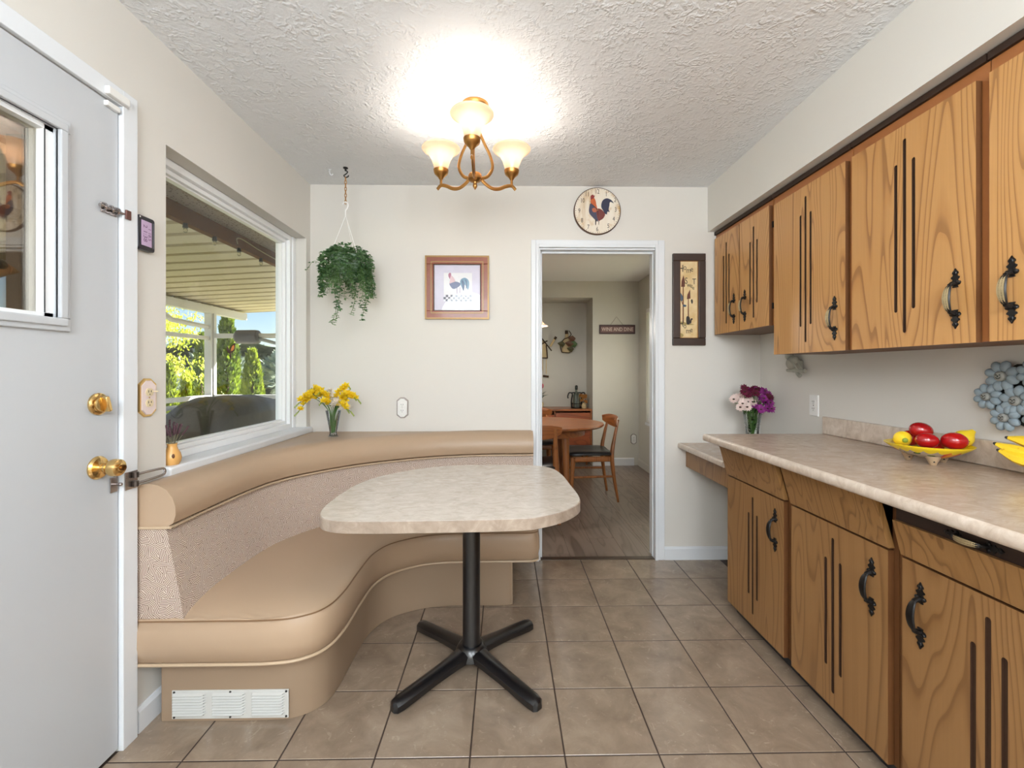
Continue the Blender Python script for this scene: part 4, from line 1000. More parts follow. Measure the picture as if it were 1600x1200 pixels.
# wooden bud vase with dried lavender on the window sill
LX, LY, LZ = -1.268, 1.732, WZ0+.038
v3 = thing('wooden_vase', 'small turned wooden bud vase on the window sill', 'vase', (LX, LY, LZ))
b = MB(); b.lathe([(0, LZ), (.022, LZ), (.029, LZ+.012), (.031, LZ+.026), (.027, LZ+.044), (.019, LZ+.058), (.0155, LZ+.070), (.0175, LZ+.080), (.013, LZ+.080), (.010, LZ+.066), (0, LZ+.06)], 28, (LX, LY, 0)); b.build('turned_body', wood('pale_turned_wood', (222, 170, 98), (204, 148, 78), (150, 96, 46), .35, 'z', 5., (10, 4), .5, .3, .2), v3)
b = MB(); b.ell((LX+.020, LY-.021, LZ+.035), .005, .005, .009, 8, 6); b.build('knot', M('dark_knot', (96, 56, 30), .5), v3)
m_lav = M('dried_lavender', (84, 58, 66), .8, var=.35, vs=200); m_lst = M('dried_stem', (120, 116, 96), .8)
for k in range(16):
    a = 6.283*k/16+rf.uniform(-.2, .2); rr = rf.uniform(.3, 1)
    base = Vector((LX+.004*math.cos(a), LY+.004*math.sin(a), LZ+.062)); tip = Vector((LX+.026*rr*math.cos(a), LY+.075*rr*math.sin(a)+.008, LZ+rf.uniform(.150, .178)-.018*rr))
    t_ = thing('lavender_sprig', 'dried lavender sprig in the small wooden vase on the sill', 'lavender', base, group='dried lavender in the wooden vase')
    mid = base.lerp(tip, .62)
    MB().tube([base, mid, tip], .0010, 5).build('stem', m_lst, t_)
    b = MB(); n_ = 7
    for j in range(n_):
        p = mid.lerp(tip, j/(n_-1))
        b.ell(p+Vector((rf.uniform(-.001, .001), rf.uniform(-.001, .001), 0)), .0038, .0042, .0040, 6, 4)
    b.build('flower_head', m_lav, t_)

# ---------------------------------------------------------------- fruit bowl on the counter
BX0, BY0, BZ = 1.527, 1.590, .9105
fb = thing('fruit_bowl', 'yellow-rimmed painted bowl on three feet holding fruit', 'bowl', (BX0, BY0, BZ))
t = NT('painted_bowl'); tc = t.n('TexCoord'); sx = t.n('SeparateXYZ', {0: tc.outputs['Object']})
ang = t.math('ARCTAN2', sx.outputs[1], sx.outputs[0])
v = t.coord(jitter=False)
ed = t.math('ADD', .052, t.math('MULTIPLY', t.math('ABSOLUTE', t.math('SINE', t.math('MULTIPLY', ang, 9.))), -.009))
rimm = t.math('GREATER_THAN', sx.outputs[2], ed)
lv = t.n('TexVoronoi', {'Vector': t.n('Mapping', {'Vector': v, 'Scale': (34, 34, 90)}), 'Scale': 1.})
lf = t.ramp(lv.outputs['Distance'], [(.34, (1, 1, 1)), (.40, (0, 0, 0))])
side = t.ramp(t.math('ABSOLUTE', t.math('SINE', t.math('ADD', t.math('MULTIPLY', ang, 1.5), -.75))), [(.40, (0, 0, 0)), (.46, (1, 1, 1))])
fruit = t.ramp(t.math('ABSOLUTE', t.math('SINE', t.math('ADD', t.math('MULTIPLY', ang, 1.5), -.75))), [(.0, (246, 170, 20)), (.22, (238, 130, 24)), (.36, (206, 52, 28)), (.46, (150, 36, 30))])
leaves = t.mix(lf, lin((178, 164, 142)), t.mix(t.noise(v, 22, 1), lin((22, 40, 22)), lin((84, 130, 36))))
c = t.mix(side, fruit, leaves)
t.base(t.mix(rimm, c, lin((244, 214, 30)))); t.b.inputs['Roughness'].default_value = .22
b = MB()
pr_ = [(.020, .020), (.055, .024), (.085, .038), (.112, .056), (.122, .064), (.1235, .067), (.120, .068), (.108, .059), (.080, .042), (.050, .029), (0.0, .026)]
b.lathe([(r, BZ+h) for r, h in pr_], 48, (BX0, BY0, 0)); b.build('dish', t.m, fb, ang=60)
m_foot = M('spotted_foot', (176, 150, 120), .3, var=.2, vs=60)
for a in (240, 0, 120):
    p = Vector((BX0+.055*math.cos(R(a)), BY0+.055*math.sin(R(a)), BZ))
    b = MB(); b.lathe([(0, BZ), (.009, BZ), (.013, BZ+.010), (.020, BZ+.024), (.022, BZ+.031)], 14, (p.x, p.y, 0)); ft = b.build('foot', m_foot, fb)
    MB().ell(p+Vector((-.007, -.012, .013)), .003, .003, .003, 8, 6).build('painted_dot', m_slot, ft)
t = NT('glossy_red_fruit'); v = t.coord()
t.base(t.ramp(t.noise(v, 7, 2), [(.3, (128, 10, 18)), (.55, (176, 18, 20)), (.8, (198, 50, 28))])); t.b.inputs['Roughness'].default_value = .22; t.b.inputs['Coat Weight'].default_value = .4
m_red = t.m
m_lemon = M('lemon_skin', (236, 200, 44), .38, var=.06, vs=30, bump=.2, bs=220, bd=.001)
m_lend = M('lemon_stem_end', (120, 138, 34), .5)
def fruit_(label, c, r, dirn, red=True):
    c = Vector((BX0+.72*c[0]+.69*c[1], BY0-.69*c[0]+.72*c[1], BZ+c[2])); t_ = thing('red_fruit' if red else 'lemon', label, 'fruit', c)
    q = Vector(dirn).normalized().to_track_quat('Z', 'Y').to_matrix()
    if red:
        MB().ell(c, r[0], r[0], r[1], 22, 14, q).build('flesh', m_red, t_)
        MB().lathe([(0, 0), (.004, .001), (.003, .003), (0, .0035)], 8, tuple(c+q @ Vector((0, 0, r[1]-.001)))).build('stem_scar', m_cen, t_)
    else:
        b = MB(); b.T = Matrix.Translation(c) @ q.to_4x4(); rr, L = r
        b.lathe([(0, -L*1.1), (.005, -L*1.06), (rr*.45, -L*.88), (rr*.85, -L*.45), (rr, 0), (rr*.85, L*.45), (rr*.45, L*.86), (.009, L*1.06), (.007, L*1.2), (0, L*1.24)], 22); b.T = None
        b.build('peel', m_lemon, t_)
        b = MB(); b.T = Matrix.Translation(c) @ q.to_4x4(); b.lathe([(0, -L*1.13), (.007, -L*1.10), (.009, -L*1.03)], 12); b.T = None; b.build('stem_end', m_lend, t_)
fruit_('red fruit on top of the pile in the bowl', (-.018, .015, .112), (.029, .035), (.8, -.4, -.25))
fruit_('red fruit at the front of the bowl, beside the green-ended lemon', (-.002, -.045, .083), (.027, .033), (.9, -.4, .0))
fruit_('largest red fruit, at the bowl front beside the nippled lemon', (.068, -.020, .086), (.030, .036), (.8, -.6, .0))
fruit_('dark red fruit half hidden behind the topmost fruit in the bowl', (-.048, .050, .078), (.028, .032), (0, 1, .2))
fruit_('lemon with a green stem end at the left of the bowl', (-.068, -.022, .080), (.028, .029), (.45, .85, .05), False)
fruit_('lemon with its nipple up at the right rear of the bowl', (.092, .042, .090), (.030, .034), (.45, -.25, .55), False)
fruit_('red fruit deep in the bowl under the topmost one', (.018, .030, .058), (.026, .028), (0, 1, 0))

# bananas
bn = thing('banana_bunch', 'ripe yellow bananas lying on the counter below the blue flower plaque', 'bananas', (1.60, 1.25, .911))
t = NT('banana_skin'); v = t.coord()
t.base(t.mix(t.ramp(t.noise(v, 60, 3), [(.64, (0, 0, 0)), (.72, (1, 1, 1))]), lin((244, 204, 46)), lin((190, 140, 40)))); t.b.inputs['Roughness'].default_value = .42; m_ban = t.m
for (tipp, m1, m2, end) in (((1.553, 1.392, 1.010), (1.572, 1.345, .992), (1.60, 1.25, .968), (1.63, 1.150, .934)), ((1.545, 1.375, .992), (1.560, 1.325, .972), (1.585, 1.235, .955), (1.625, 1.145, .932)), ((1.583, 1.385, 1.030), (1.605, 1.34, 1.020), (1.635, 1.25, .992), (1.645, 1.155, .940))):
    P = spline([tipp, m1, m2, end], 6); n = len(P)
    rad = [.0045+.0145*min(1, (i/(n-1))*3.2)*(1 if i < n*.75 else max(.35, 1-(i/n-.75)*2.6)) for i in range(n)]
    o = MB().tube(P, rad, 6).build('banana', m_ban, bn, ang=25)
    MB().tube([P[0]+(P[0]-P[1])*.5, P[0], P[0].lerp(P[1], .3)], [.003, .0052, .0056], 6).build('blossom_tip', m_slot, o)
MB().tube([(1.632, 1.155, .936), (1.64, 1.12, .928), (1.645, 1.10, .924)], [.018, .014, .011], 8).build('crown', m_lend, bn)

# ---------------------------------------------------------------- blue-grey flower plaque, bird plaque on the right wall
fp = thing('flower_plaque', 'blue-grey carved daisy wall plaque with little faces above the bananas', 'plaque', (XR, 1.44, 1.17))
m_bl = M('weathered_blue', (138, 152, 160), .7, var=.16, vs=60, bump=.2, bs=150, bd=.001); m_bld = M('dark_crevice', (48, 52, 50), .8); m_ctr = M('grey_face', (142, 142, 136), .7, var=.1, vs=80)
for (y, z, r, tilt, n) in ((1.462, 1.222, .052, .1, 8), (1.505, 1.152, .044, .3, 8), (1.420, 1.143, .050, 0, 8), (1.452, 1.085, .045, .2, 8), (1.375, 1.232, .044, .2, 8), (1.360, 1.10, .046, .1, 8), (1.34, 1.17, .05, .4, 8)):
    xo = XR-.018-.010*tilt
    b = MB(); b.lathe([(0, -.016), (r*.62, -.014), (r*.66, 0), (r*.5, .018), (0, .018)], 20, (xo, y, z), 'x'); bl = b.build('blossom', m_bld, fp)
    for k in range(n):
        a = 6.283*(k+.3+tilt)/n
        rot = Matrix.Rotation(a, 3, 'X')
        b = MB(); c = Vector((xo-.016, y, z))+rot @ Vector((0, r*.66, 0))
        b.ell(c, .0115, r*.37, r*.295, 12, 8, rot); b.build('petal', m_bl, bl)
    b = MB(); b.lathe([(0, -.031), (r*.20, -.0305), (r*.31, -.026), (r*.335, -.016), (r*.335, -.004)], 20, (xo, y, z), 'x'); b.build('face', m_ctr, bl)
    b = MB()
    for u, w in ((-.10, .08), (.10, .08)): b.ell((xo-.0305, y+u*r, z+w*r), .0022, r*.055, r*.04, 8, 5)
    b.tube([(xo-.0305, y+r*.13*math.cos(R(a_)), z-.02*r+r*.14*math.sin(R(a_))) for a_ in range(200, 341, 20)], .0013, 5); b.ell((xo-.031, y, z), .003, r*.03, r*.06, 8, 5)
    b.build('face_lines', m_bld, bl)
b = MB(); b.prism([(1.50, 1.09), (1.52, 1.16), (1.49, 1.23), (1.44, 1.262), (1.36, 1.262), (1.32, 1.2), (1.33, 1.08), (1.42, 1.06)], 'x', XR-.010, XR-.001); b.build('backing', m_bld, fp)

bp_ = thing('bird_plaque', 'grey carved bird on a branch hung below the wall cabinet', 'plaque', (XR, 2.54, 1.27))
m_stone = M('grey_carved_stone', (170, 168, 156), .75, var=.10, vs=40, bump=.15, bs=120, bd=.001)
BXc = XR-.032
rx = Matrix.Rotation(R(-32), 3, 'X')
b = MB(); b.ell((BXc, 2.548, 1.288), .030, .046, .037, 18, 12, rx); bb = b.build('body', m_stone, bp_)
MB().ell((BXc-.004, 2.572, 1.326), .022, .024, .023, 16, 10).build('head', m_stone, bp_)
b = MB(); b.lathe([(.006, 0), (.004, .008), (0, .016)], 10, (BXc-.004, 2.594, 1.326), 'y'); b.build('beak', m_stone, bp_)
rows = []
for k, (y, z, w) in enumerate(((2.55, 1.305, .004), (2.53, 1.296, .018), (2.505, 1.278, .016), (2.478, 1.252, .008), (2.47, 1.244, .002))):
    rows.append([(BXc-.026+.002*k, y, z-w*.6), (BXc-.034+.003*k, y, z), (BXc-.026+.002*k, y, z+w*.6)])
MB().loft(rows).build('wing', m_stone, bb, recalc=False)
MB().tube([(BXc, 2.51, 1.270), (BXc, 2.475, 1.250), (BXc, 2.458, 1.238)], [.018, .012, .007], 10, flat=.5).build('tail', m_stone, bp_)
b = MB(); b.tube([(BXc, 2.598, 1.243), (BXc, 2.54, 1.241), (BXc, 2.47, 1.240), (BXc, 2.442, 1.240)], [.008, .009, .010, .012], 10); b.build('branch', m_stone, bp_)
b = MB(); b.tube([(BXc, 2.515, 1.240), (BXc, 2.505, 1.222), (BXc, 2.485, 1.212)], [.010, .010, .012], 10); b.build('twig', m_stone, bp_)
b = MB(); b.tube([(BXc, 2.552, 1.256), (BXc, 2.553, 1.244)], [.005, .006], 8); b.build('foot', m_stone, bp_)
MB().box(BXc, XR-.001, 2.50, 2.56, 1.236, 1.30).build('wall_mount', m_stone, bp_, smooth=False, bevel=.006)

# ================================================================ dining room beyond the doorway
DZ2, DY, DXL, DXR = 2.415, 5.85, -1.26, 1.765
b = MB(); b.box(1.157, DXR+.14, DY, DY+.14, 0, DZ2); b.box(DXL, 1.157, DY, DY+.14, 2.20, DZ2)
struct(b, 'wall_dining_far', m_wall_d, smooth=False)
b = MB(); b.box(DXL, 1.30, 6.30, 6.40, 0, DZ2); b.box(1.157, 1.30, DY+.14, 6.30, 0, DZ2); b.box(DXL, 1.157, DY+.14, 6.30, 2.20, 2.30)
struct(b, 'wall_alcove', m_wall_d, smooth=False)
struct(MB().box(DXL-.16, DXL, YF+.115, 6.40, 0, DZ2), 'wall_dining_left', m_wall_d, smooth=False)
b = MB(); VY0, VY1, VZ0, VZ1 = 4.15, 5.545, .60, 2.01
for y0, y1, z0, z1 in ((YF+.115, VY0, 0, DZ2), (VY1, DY, 0, DZ2), (VY0, VY1, 0, VZ0), (VY0, VY1, VZ1, DZ2)): b.box(DXR, DXR+.14, y0, y1, z0, z1)
struct(b, 'wall_dining_right', m_wall_d, smooth=False)
struct(MB().box(DXL-.16, DXR+.14, YF+.115, 6.40, DZ2, DZ2+.08), 'ceiling_dining', m_ceil_d, smooth=False)
struct(MB().box(DXR-.045, DXR+.14, YF+.03, YF+.115, DZ2, ZC+.08), 'trim_6', m_wall_d, smooth=False)
f2 = struct(MB().box(DXL-.16, DXR+.14, 2.936, 6.40, -.10, -.001), 'floor_dining', m_grout, smooth=False)
PW, PL = .186, 1.22; cache = {}
x = P0-.9; row = 0
while x < DXR:
    y = 2.938-(row*.47 % PL); row += 1
    while y < 6.30:
        a, c = max(y, 2.938), min(y+PL, 6.30); x1 = min(x+PW, DXR)
        if c-a > .03 and x1 > -.55 and x1-x > .02:
            k = (round(c-a, 3), round(x1-x, 3))
            if k not in cache:
                w, d = k[1]-.0012, k[0]-.0012; e = .0012; mb = MB()
                mb.loft([[(-w/2, -d/2, -.008), (w/2, -d/2, -.008), (w/2, d/2, -.008), (-w/2, d/2, -.008)], [(-w/2, -d/2, -e), (w/2, -d/2, -e), (w/2, d/2, -e), (-w/2, d/2, -e)], [(-w/2+e, -d/2+e, 0), (w/2-e, -d/2+e, 0), (w/2-e, d/2-e, 0), (-w/2+e, d/2-e, 0)]], closed=True)
                o = mb.build('plank', m_plank, smooth=False, loc=(0, 0, 0)); cache[k] = o.data
            else:
                o = bpy.data.objects.new('plank', cache[k]); COL.objects.link(o)
            o.location = ((x+x1)/2, (a+c)/2, 0); o.parent = f2
        y += PL
    x += PW
baseboard('baseboard_dining_far', ((1.70, DY), (1.157, DY)), h=.10)
baseboard('baseboard_dining_right', ((DXR, YF+.12), (DXR, DY)), m_wall_d, h=.09)

# dining window with blind
b = MB(); ring_ = lambda b, x0, x1, y0, y1, z0, z1, w: ring(b, x0, x1, y0, y1, z0, z1, w)
ring_(b, DXR+.05, DXR+.11, VY0, VY1, VZ0, VZ1, .05); b.box(DXR+.05, DXR+.11, (VY0+VY1)/2-.025, (VY0+VY1)/2+.025, VZ0+.05, VZ1-.05)
w2 = struct(b, 'window_2', m_vinylw, smooth=False)
MB().box(DXR+.078, DXR+.082, VY0+.05, VY1-.05, VZ0+.05, VZ1-.05).build('pane', m_glass, w2, smooth=False)
struct(MB().box(DXR-.012, DXR+.05, VY0-.02, VY1+.01, VZ0-.03, VZ0-.001), 'trim_7', m_white, smooth=False)
bl = thing('window_blind', 'white horizontal slat blind over the dining room window', 'blind', (DXR+.02, (VY0+VY1)/2, VZ1))
MB().box(DXR+.0, DXR+.04, VY0+.01, VY1-.008, VZ1-.05, VZ1-.003).build('head_rail', m_plastic, bl, smooth=False)
t = NT('blind_slat'); d_ = t.n('BsdfDiffuse', {0: lin((240, 240, 238))}); tl = t.n('BsdfTranslucent', {0: lin((250, 248, 242))}); mx = t.n('MixShader', {0: .55, 1: d_.outputs[0], 2: tl.outputs[0]}); t.t.links.new(mx.outputs[0], t.out.inputs[0])
b = MB()
for k in range(66):
    z = VZ0+.03+k*.0205
    if z > VZ1-.06: break
    b.add([(DXR+.027, VY0+.012, z-.0125), (DXR+.027, VY1-.010, z-.0125), (DXR+.019, VY1-.010, z+.001), (DXR+.019, VY0+.012, z+.001), (DXR+.014, VY1-.010, z+.0125), (DXR+.014, VY0+.012, z+.0125)], [(0, 1, 2, 3), (3, 2, 4, 5)])
tag(b.build('slats', t.m, bl, smooth=False, recalc=False), kind='stuff')
MB().box(DXR+.008, DXR+.034, VY0+.012, VY1-.010, VZ0+.004, VZ0+.020).build('bottom_rail', m_plastic, bl, smooth=False)

# pendant lamp over the dining table
pl = thing('pendant_lamp', 'white glass pendant lamp hanging over the dining table', 'lamp', (.26, 4.42, DZ2))
MB().lathe([(.055, DZ2), (.055, DZ2-.02), (.01, DZ2-.03)], 20, (.26, 4.42, 0)).build('canopy', m_white, pl)
MB().tube([(.26, 4.42, DZ2-.02), (.26, 4.42, 1.85)], .004, 6).build('cord', m_white, pl)
b = MB(); b.shell([(.026, 1.855), (.055, 1.825), (.085, 1.775), (.120, 1.718), (.155, 1.690), (.178, 1.680)], .004, 36, (.26, 4.42, 0)); b.build('shade', m_shade, pl, ang=70)
b = MB(); b.ell((.26, 4.42, 1.755), .028, .028, .034, 12, 8)
b.build('bulb', bpy.data.materials['lit_bulb'], pl)
lamp('pendant_light', 'POINT', (.26, 4.42, 1.695), 13, (1, .96, .90), shadow_soft_size=.03)

m_teak = wood('teak', (166, 100, 52), (146, 84, 42), (96, 50, 26), .34, 'x', 8., (7, .8), .5, .25, .35)
m_teakz = wood('teak_leg', (158, 98, 50), (140, 82, 40), (96, 54, 26), .36, 'z', 6., (9, .8), .5, .2, .35)
m_sidef = wood('red_teak', (158, 84, 46), (140, 68, 36), (92, 42, 22), .36, 'x', 7., (6, .8), .5, .2, .35)
# sideboard in the alcove
sd = thing('sideboard', 'low red-brown teak sideboard standing in the dining room alcove', 'sideboard', (.35, 6.05, 0))
sx0, sx1, sy0, sy1 = -.55, 1.150, 5.855, 6.295
b = MB(); b.box(sx0, sx1, sy0, sy1, .715, .737); b.build('top', m_teak, sd, smooth=False, bevel=.002)
b = MB(); b.box(sx0, sx0+.02, sy0+.004, sy1, .235, .715); b.box(sx1-.02, sx1, sy0+.004, sy1, .235, .715); b.box(sx0+.02, sx1-.02, sy0+.004, sy1, .235, .255); b.box(sx0+.02, sx1-.02, sy1-.01, sy1, .255, .715); b.box(.655, .672, sy0+.02, sy1-.01, .255, .715)
b.build('body', m_teak, sd, smooth=False)
for x0, x1 in ((.676, 1.127), (-.525, .05), (.055, .650)):
    dd = MB().box(x0, x1, sy0+.010, sy0+.028, .262, .690 if x0 > .6 else .66).build('door', m_sidef, sd, smooth=False)
    MB().box(x0+.02, x0+.03, sy0-.002, sy0+.010, .46, .54).build('handle', m_teakz, dd, smooth=False)
for x in (sx0+.06, sx1-.06):
    for y in (sy0+.06, sy1-.06): MB().lathe([(.018, .235), (.011, .0005)], 12, (x, y, 0)).build('leg', m_teakz, sd)
# dining table
dt = thing('dining_table', 'round teak dining table below the pendant lamp', 'table', (.39, 4.42, 0))
def oval(cx_, cy_, rx_, ry_, n=56): return [(cx_+rx_*math.cos(6.2832*k/n), cy_+ry_*math.sin(6.2832*k/n)) for k in range(n)]
b = MB(); b.loft([[(x, y, z) for x, y in oval(.36, 4.42, rx_, ry_)] for z, rx_, ry_ in ((.702, .600, .525), (.716, .616, .540), (.730, .612, .536))], closed=True); b.build('tabletop', m_teak, dt, ang=50)
b = MB(); b.loft([[(x, y, z) for x, y in oval(.36, 4.42, .43, .36)] for z in (.62, .702)], closed=True); b.build('apron', m_teak, dt)
for x, y in ((.57, 4.20), (.57, 4.72), (.03, 4.20), (.03, 4.72)):
    MB().tube([(x, y, .70), (x+.012, y, .35), (x+.02, y, .001)], [.036, .032, .022], 10, flat=.62).build('leg', m_teakz, dt)
# chairs: own frame, seat facing +Y
m_bseat = M('black_leather', (34, 32, 34), .38)
def chair(label, loc, rz):
    t_ = thing('dining_chair', label, 'chair', (0, 0, 0), group='teak chairs round the dining table')
    for s_ in (-1, 1):
        MB().tube(spline([(s_*.205, -.235, .001), (s_*.193, -.195, .25), (s_*.188, -.180, .44), (s_*.180, -.205, .60), (s_*.172, -.245, .775)], 4), [.016, .018, .020, .022, .024, .026, .027, .027, .027, .026, .025, .023, .021, .019, .018, .016, .014], 10, flat=.72).build('leg', m_teakz, t_)
        MB().tube([(s_*.205, .195, .425), (s_*.215, .21, .2), (s_*.222, .222, .001)], [.023, .019, .013], 10).build('leg', m_teakz, t_)
        MB().tube([(s_*.189, -.185, .405), (s_*.205, .195, .405)], .026, 8, flat=.45, up=(0, 0, 1)).build('seat_rail', m_teakz, t_)
        MB().tube([(s_*.193, -.195, .24), (s_*.212, .205, .24)], .011, 8).build('stretcher', m_teakz, t_)
    MB().tube([(-.2, .195, .405), (.2, .195, .405)], .026, 8, flat=.45).build('seat_rail', m_teakz, t_)
    MB().tube([(-.19, -.183, .405), (.19, -.183, .405)], .026, 8, flat=.45).build('seat_rail', m_teakz, t_)
    rows = []
    ol = spline([(-.195, -.19, 0), (0, -.205, 0), (.195, -.19, 0), (.225, .0, 0), (.222, .20, 0), (.12, .235, 0), (-.12, .235, 0), (-.222, .20, 0), (-.225, .0, 0)], 4, closed=True)
    for k_, z in ((.90, .428), (1.0, .436), (1.0, .448), (.93, .462), (.6, .466), (.2, .463), (.02, .462)): rows.append([(p.x*k_, p.y*k_, z+.012*abs(p.x*k_/.22)**2) for p in ol])
    MB().loft(rows, closed=True).build('seat', m_bseat, t_, ang=60)
    rows = []
    for i in range(17):
        u = -1+2*i/16; x = .232*u; y = -.262+.062*u*u; hw = .060*(1-.55*abs(u)**3); zc = .745+.012*u*u
        rows.append([(x, y-.010, zc-hw*.95), (x, y-.014, zc), (x, y-.012, zc+hw*.9), (x, y, zc+hw), (x, y+.010, zc+hw*.85), (x, y+.007, zc), (x, y+.006, zc-hw)])
    MB().loft(rows, closed=True).build('backrest', m_teak, t_, ang=60)
    t_.location = loc; t_.rotation_euler = (0, 0, rz)
    return t_
c0 = chair('teak dining chair with black seat pulled to the doorway side, seen sideways', (.835, 4.415, 0), R(92))
for lb, lo, rz in (('teak dining chair nearest the kitchen with its curved back facing the doorway', (.235, 3.83, 0), 0.), ('teak dining chair behind the dining table in front of the sideboard', (.33, 5.08, 0), math.pi)):
    c = copy_tree(c0); c['label'] = lb; c.location = lo; c.rotation_euler = (0, 0, rz)

# wall and sideboard ornaments
sg_ = thing('wine_sign', 'small dark WINE AND DINE plaque hanging by a string', 'sign', (1.478, DY, 1.78))
MB().box(1.243, 1.713, DY-.018, DY-.001, 1.722, 1.842).build('board', M('burgundy_board', (70, 46, 48), .5), sg_, smooth=False, bevel=.003)
MB().box(1.262, 1.694, DY-.0195, DY-.018, 1.744, 1.818).build('panel', M('dusty_pink_panel', (122, 92, 90), .6, var=.15, vs=30), sg_, smooth=False)
b = MB(); text_to(b, 'WINE AND DINE', .068, lambda u, w: (1.478+u, DY-.021, 1.781+w), sx=.80); b.build('lettering', M('cream_letters', (232, 214, 204), .5), sg_, smooth=False, recalc=False)
b = MB(); b.tube([(1.39, DY-.008, 1.842), (1.468, DY-.008, 1.948), (1.555, DY-.008, 1.842)], .003, 5); b.build('string', M('grey_string', (150, 144, 134), .8), sg_)
m_tan = M('tan_rustic', (206, 184, 140), .7, var=.15, vs=30); m_twig = M('dark_twig', (70, 52, 36), .8); m_dl = leafmat('dry_leaf', (66, 72, 36), (98, 84, 44), .2); m_gl = leafmat('silk_leaf', (70, 104, 52), (96, 124, 66), .2); m_brn = leafmat('brown_leaf', (96, 62, 40), (124, 80, 50), .2)
wb = thing('bottle_ornament', 'small bottle-shaped wall ornament with leaves, right of the larger one', 'ornament', (.885, 6.30, 1.63))
b = MB(); b.lathe([(0, 1.50), (.062, 1.50), (.068, 1.53), (.068, 1.62), (.050, 1.67), (.026, 1.71), (.022, 1.76), (0, 1.762)], 18, (.875, 6.262, 0), sy=.5); b.build('bottle', m_tan, wb)
MB().lathe([(.020, 1.755), (.024, 1.765), (.022, 1.805), (0, 1.808)], 12, (.872, 6.262, 0)).build('stopper', m_twig, wb)
b = MB(); b.tube(spline([(.80, 6.225, 1.50), (.78, 6.225, 1.60), (.83, 6.222, 1.68), (.88, 6.225, 1.70), (.93, 6.225, 1.745), (.90, 6.225, 1.80)], 5), .006, 6); b.tube([(.80, 6.225, 1.50), (.90, 6.222, 1.492), (.95, 6.225, 1.52)], .006, 6); b.build('twig', m_twig, wb)
for (x, z, mt_, L) in ((.935, 1.69, m_brn, .11), (.79, 1.615, m_dl, .11), (.955, 1.615, m_gl, .12), (.90, 1.62, m_brn, .12), (.915, 1.545, m_dl, .10)):
    b = MB(); leaf(b, Vector((x-L*.5, 6.20, z+.01)), Vector((1, -.15, -.25)), Vector((0, -1, .1)), L, L*.38); leaf(b, Vector((x+.01, 6.205, z+L*.4)), Vector((.1, -.1, -1)), Vector((0, -1, 0)), L*.9, L*.36); b.build('silk_leaf', mt_, wb, smooth=False, recalc=False)
wc = thing('twig_ornament', 'larger twig and bottle wall ornament partly hidden by the door frame', 'ornament', (.52, 6.30, 1.50))
b = MB(); b.prism([(.42, 1.42), (.60, 1.42), (.585, 1.60), (.50, 1.74), (.42, 1.70)], 'y', 6.25, 6.29); b.build('house_panel', m_tan, wc, smooth=False)
b = MB()
for p, q in (((.42, 1.42), (.605, 1.42)), ((.60, 1.42), (.585, 1.60)), ((.47, 1.76), (.66, 1.52)), ((.42, 1.55), (.60, 1.66))): b.tube([(p[0], 6.235, p[1]), (q[0], 6.235, q[1])], .008, 6)
b.build('twig_frame', m_twig, wc)
MB().tube([(.64, 6.24, 1.58), (.70, 6.235, 1.68)], .016, 10).build('glass_vial', m_tan, wc); MB().tube([(.70, 6.235, 1.68), (.722, 6.233, 1.715)], .017, 10).build('vial_cork', m_twig, wc)
for x, z0, z1 in ((.535, 1.25, 1.40), (.585, 1.20, 1.40)): MB().tube([(x, 6.25, z0), (x, 6.25, z1)], .006, 6).build('hanging_wire', m_tan, wc)
MB().tube([(.54, 6.25, 1.17), (.62, 6.25, 1.16)], .014, 8).build('cork', m_twig, wc)
wr = thing('bottle_holder', 'black wire bottle holder with a bottle on the sideboard', 'bottle holder', (.985, 6.05, .7375))
m_wire = M('black_wire', (26, 28, 28), .4, .3); m_bott = M('dark_green_bottle', (26, 36, 30), .12)
b = MB(); b.lathe([(0, .739), (.045, .739), (.047, .76), (.047, .90), (.034, .935), (.016, .955), (.015, 1.0), (0, 1.002)], 20, (.975, 6.05, 0)); b.build('bottle', M('grey_green_bottle', (92, 98, 88), .2), wr)
MB().lathe([(.017, .985), (.019, 1.0), (.019, 1.03), (.012, 1.045), (0, 1.046)], 14, (.975, 6.05, 0)).build('bottle_cap', m_bott, wr)
b = MB()
for s_ in (-1, 1): b.tube(spline([(.975+s_*.065, 6.05, .738), (.975+s_*.07, 6.03, .84), (.975+s_*.06, 6.02, .93), (.975+s_*.10, 6.02, .945), (.975+s_*.12, 6.02, .90), (.975+s_*.115, 6.02, .87)], 4), .009, 6)
for z in (.745, .80, .945): b.tube([(.975+.066*math.cos(R(a)), 6.05+.055*math.sin(R(a)), z) for a in range(0, 360, 24)], .006, 6, closed=True)
b.tube([(.975, 6.0, .74), (.975, 5.995, .94)], .006, 6); b.build('wire_frame', m_wire, wr)
af = thing('dried_flower', 'amber dried flowers beside the bottle holder on the sideboard', 'flowers', (1.065, 6.02, .7375))
b = MB(); b.lathe([(0, .739), (.030, .739), (.036, .77), (.022, .80), (.025, .81)], 16, (1.075, 6.03, 0)); b.build('pot', m_tan, af)
m_amb = leafmat('amber_petals', (176, 110, 52), (206, 150, 84), .3); b = MB()
for k in range(26): bloom_mesh(b, Vector((1.062+rf.uniform(-.05, .05), 6.02+rf.uniform(-.03, .02), .865+rf.uniform(-.05, .055))), Vector((rf.uniform(-.6, .6), -1, rf.uniform(0, .6))), .024)
tag(b.build('petals', m_amb, af, smooth=False, recalc=False), kind='stuff')
b = MB(); [b.tube([(1.075, 6.03, .80), (1.062+dx, 6.02, .86)], .003, 5) for dx in (-.03, 0, .03)]; b.build('stems', m_twig, af)
sp = thing('potted_plant', 'small blue-green plant with a pink bloom at the sideboard end', 'plant', (.49, 6.03, .7375))
MB().lathe([(0, .739), (.05, .739), (.06, .80), (.055, .82), (0, .815)], 18, (.47, 6.03, 0)).build('pot', m_tan, sp)
b = MB()
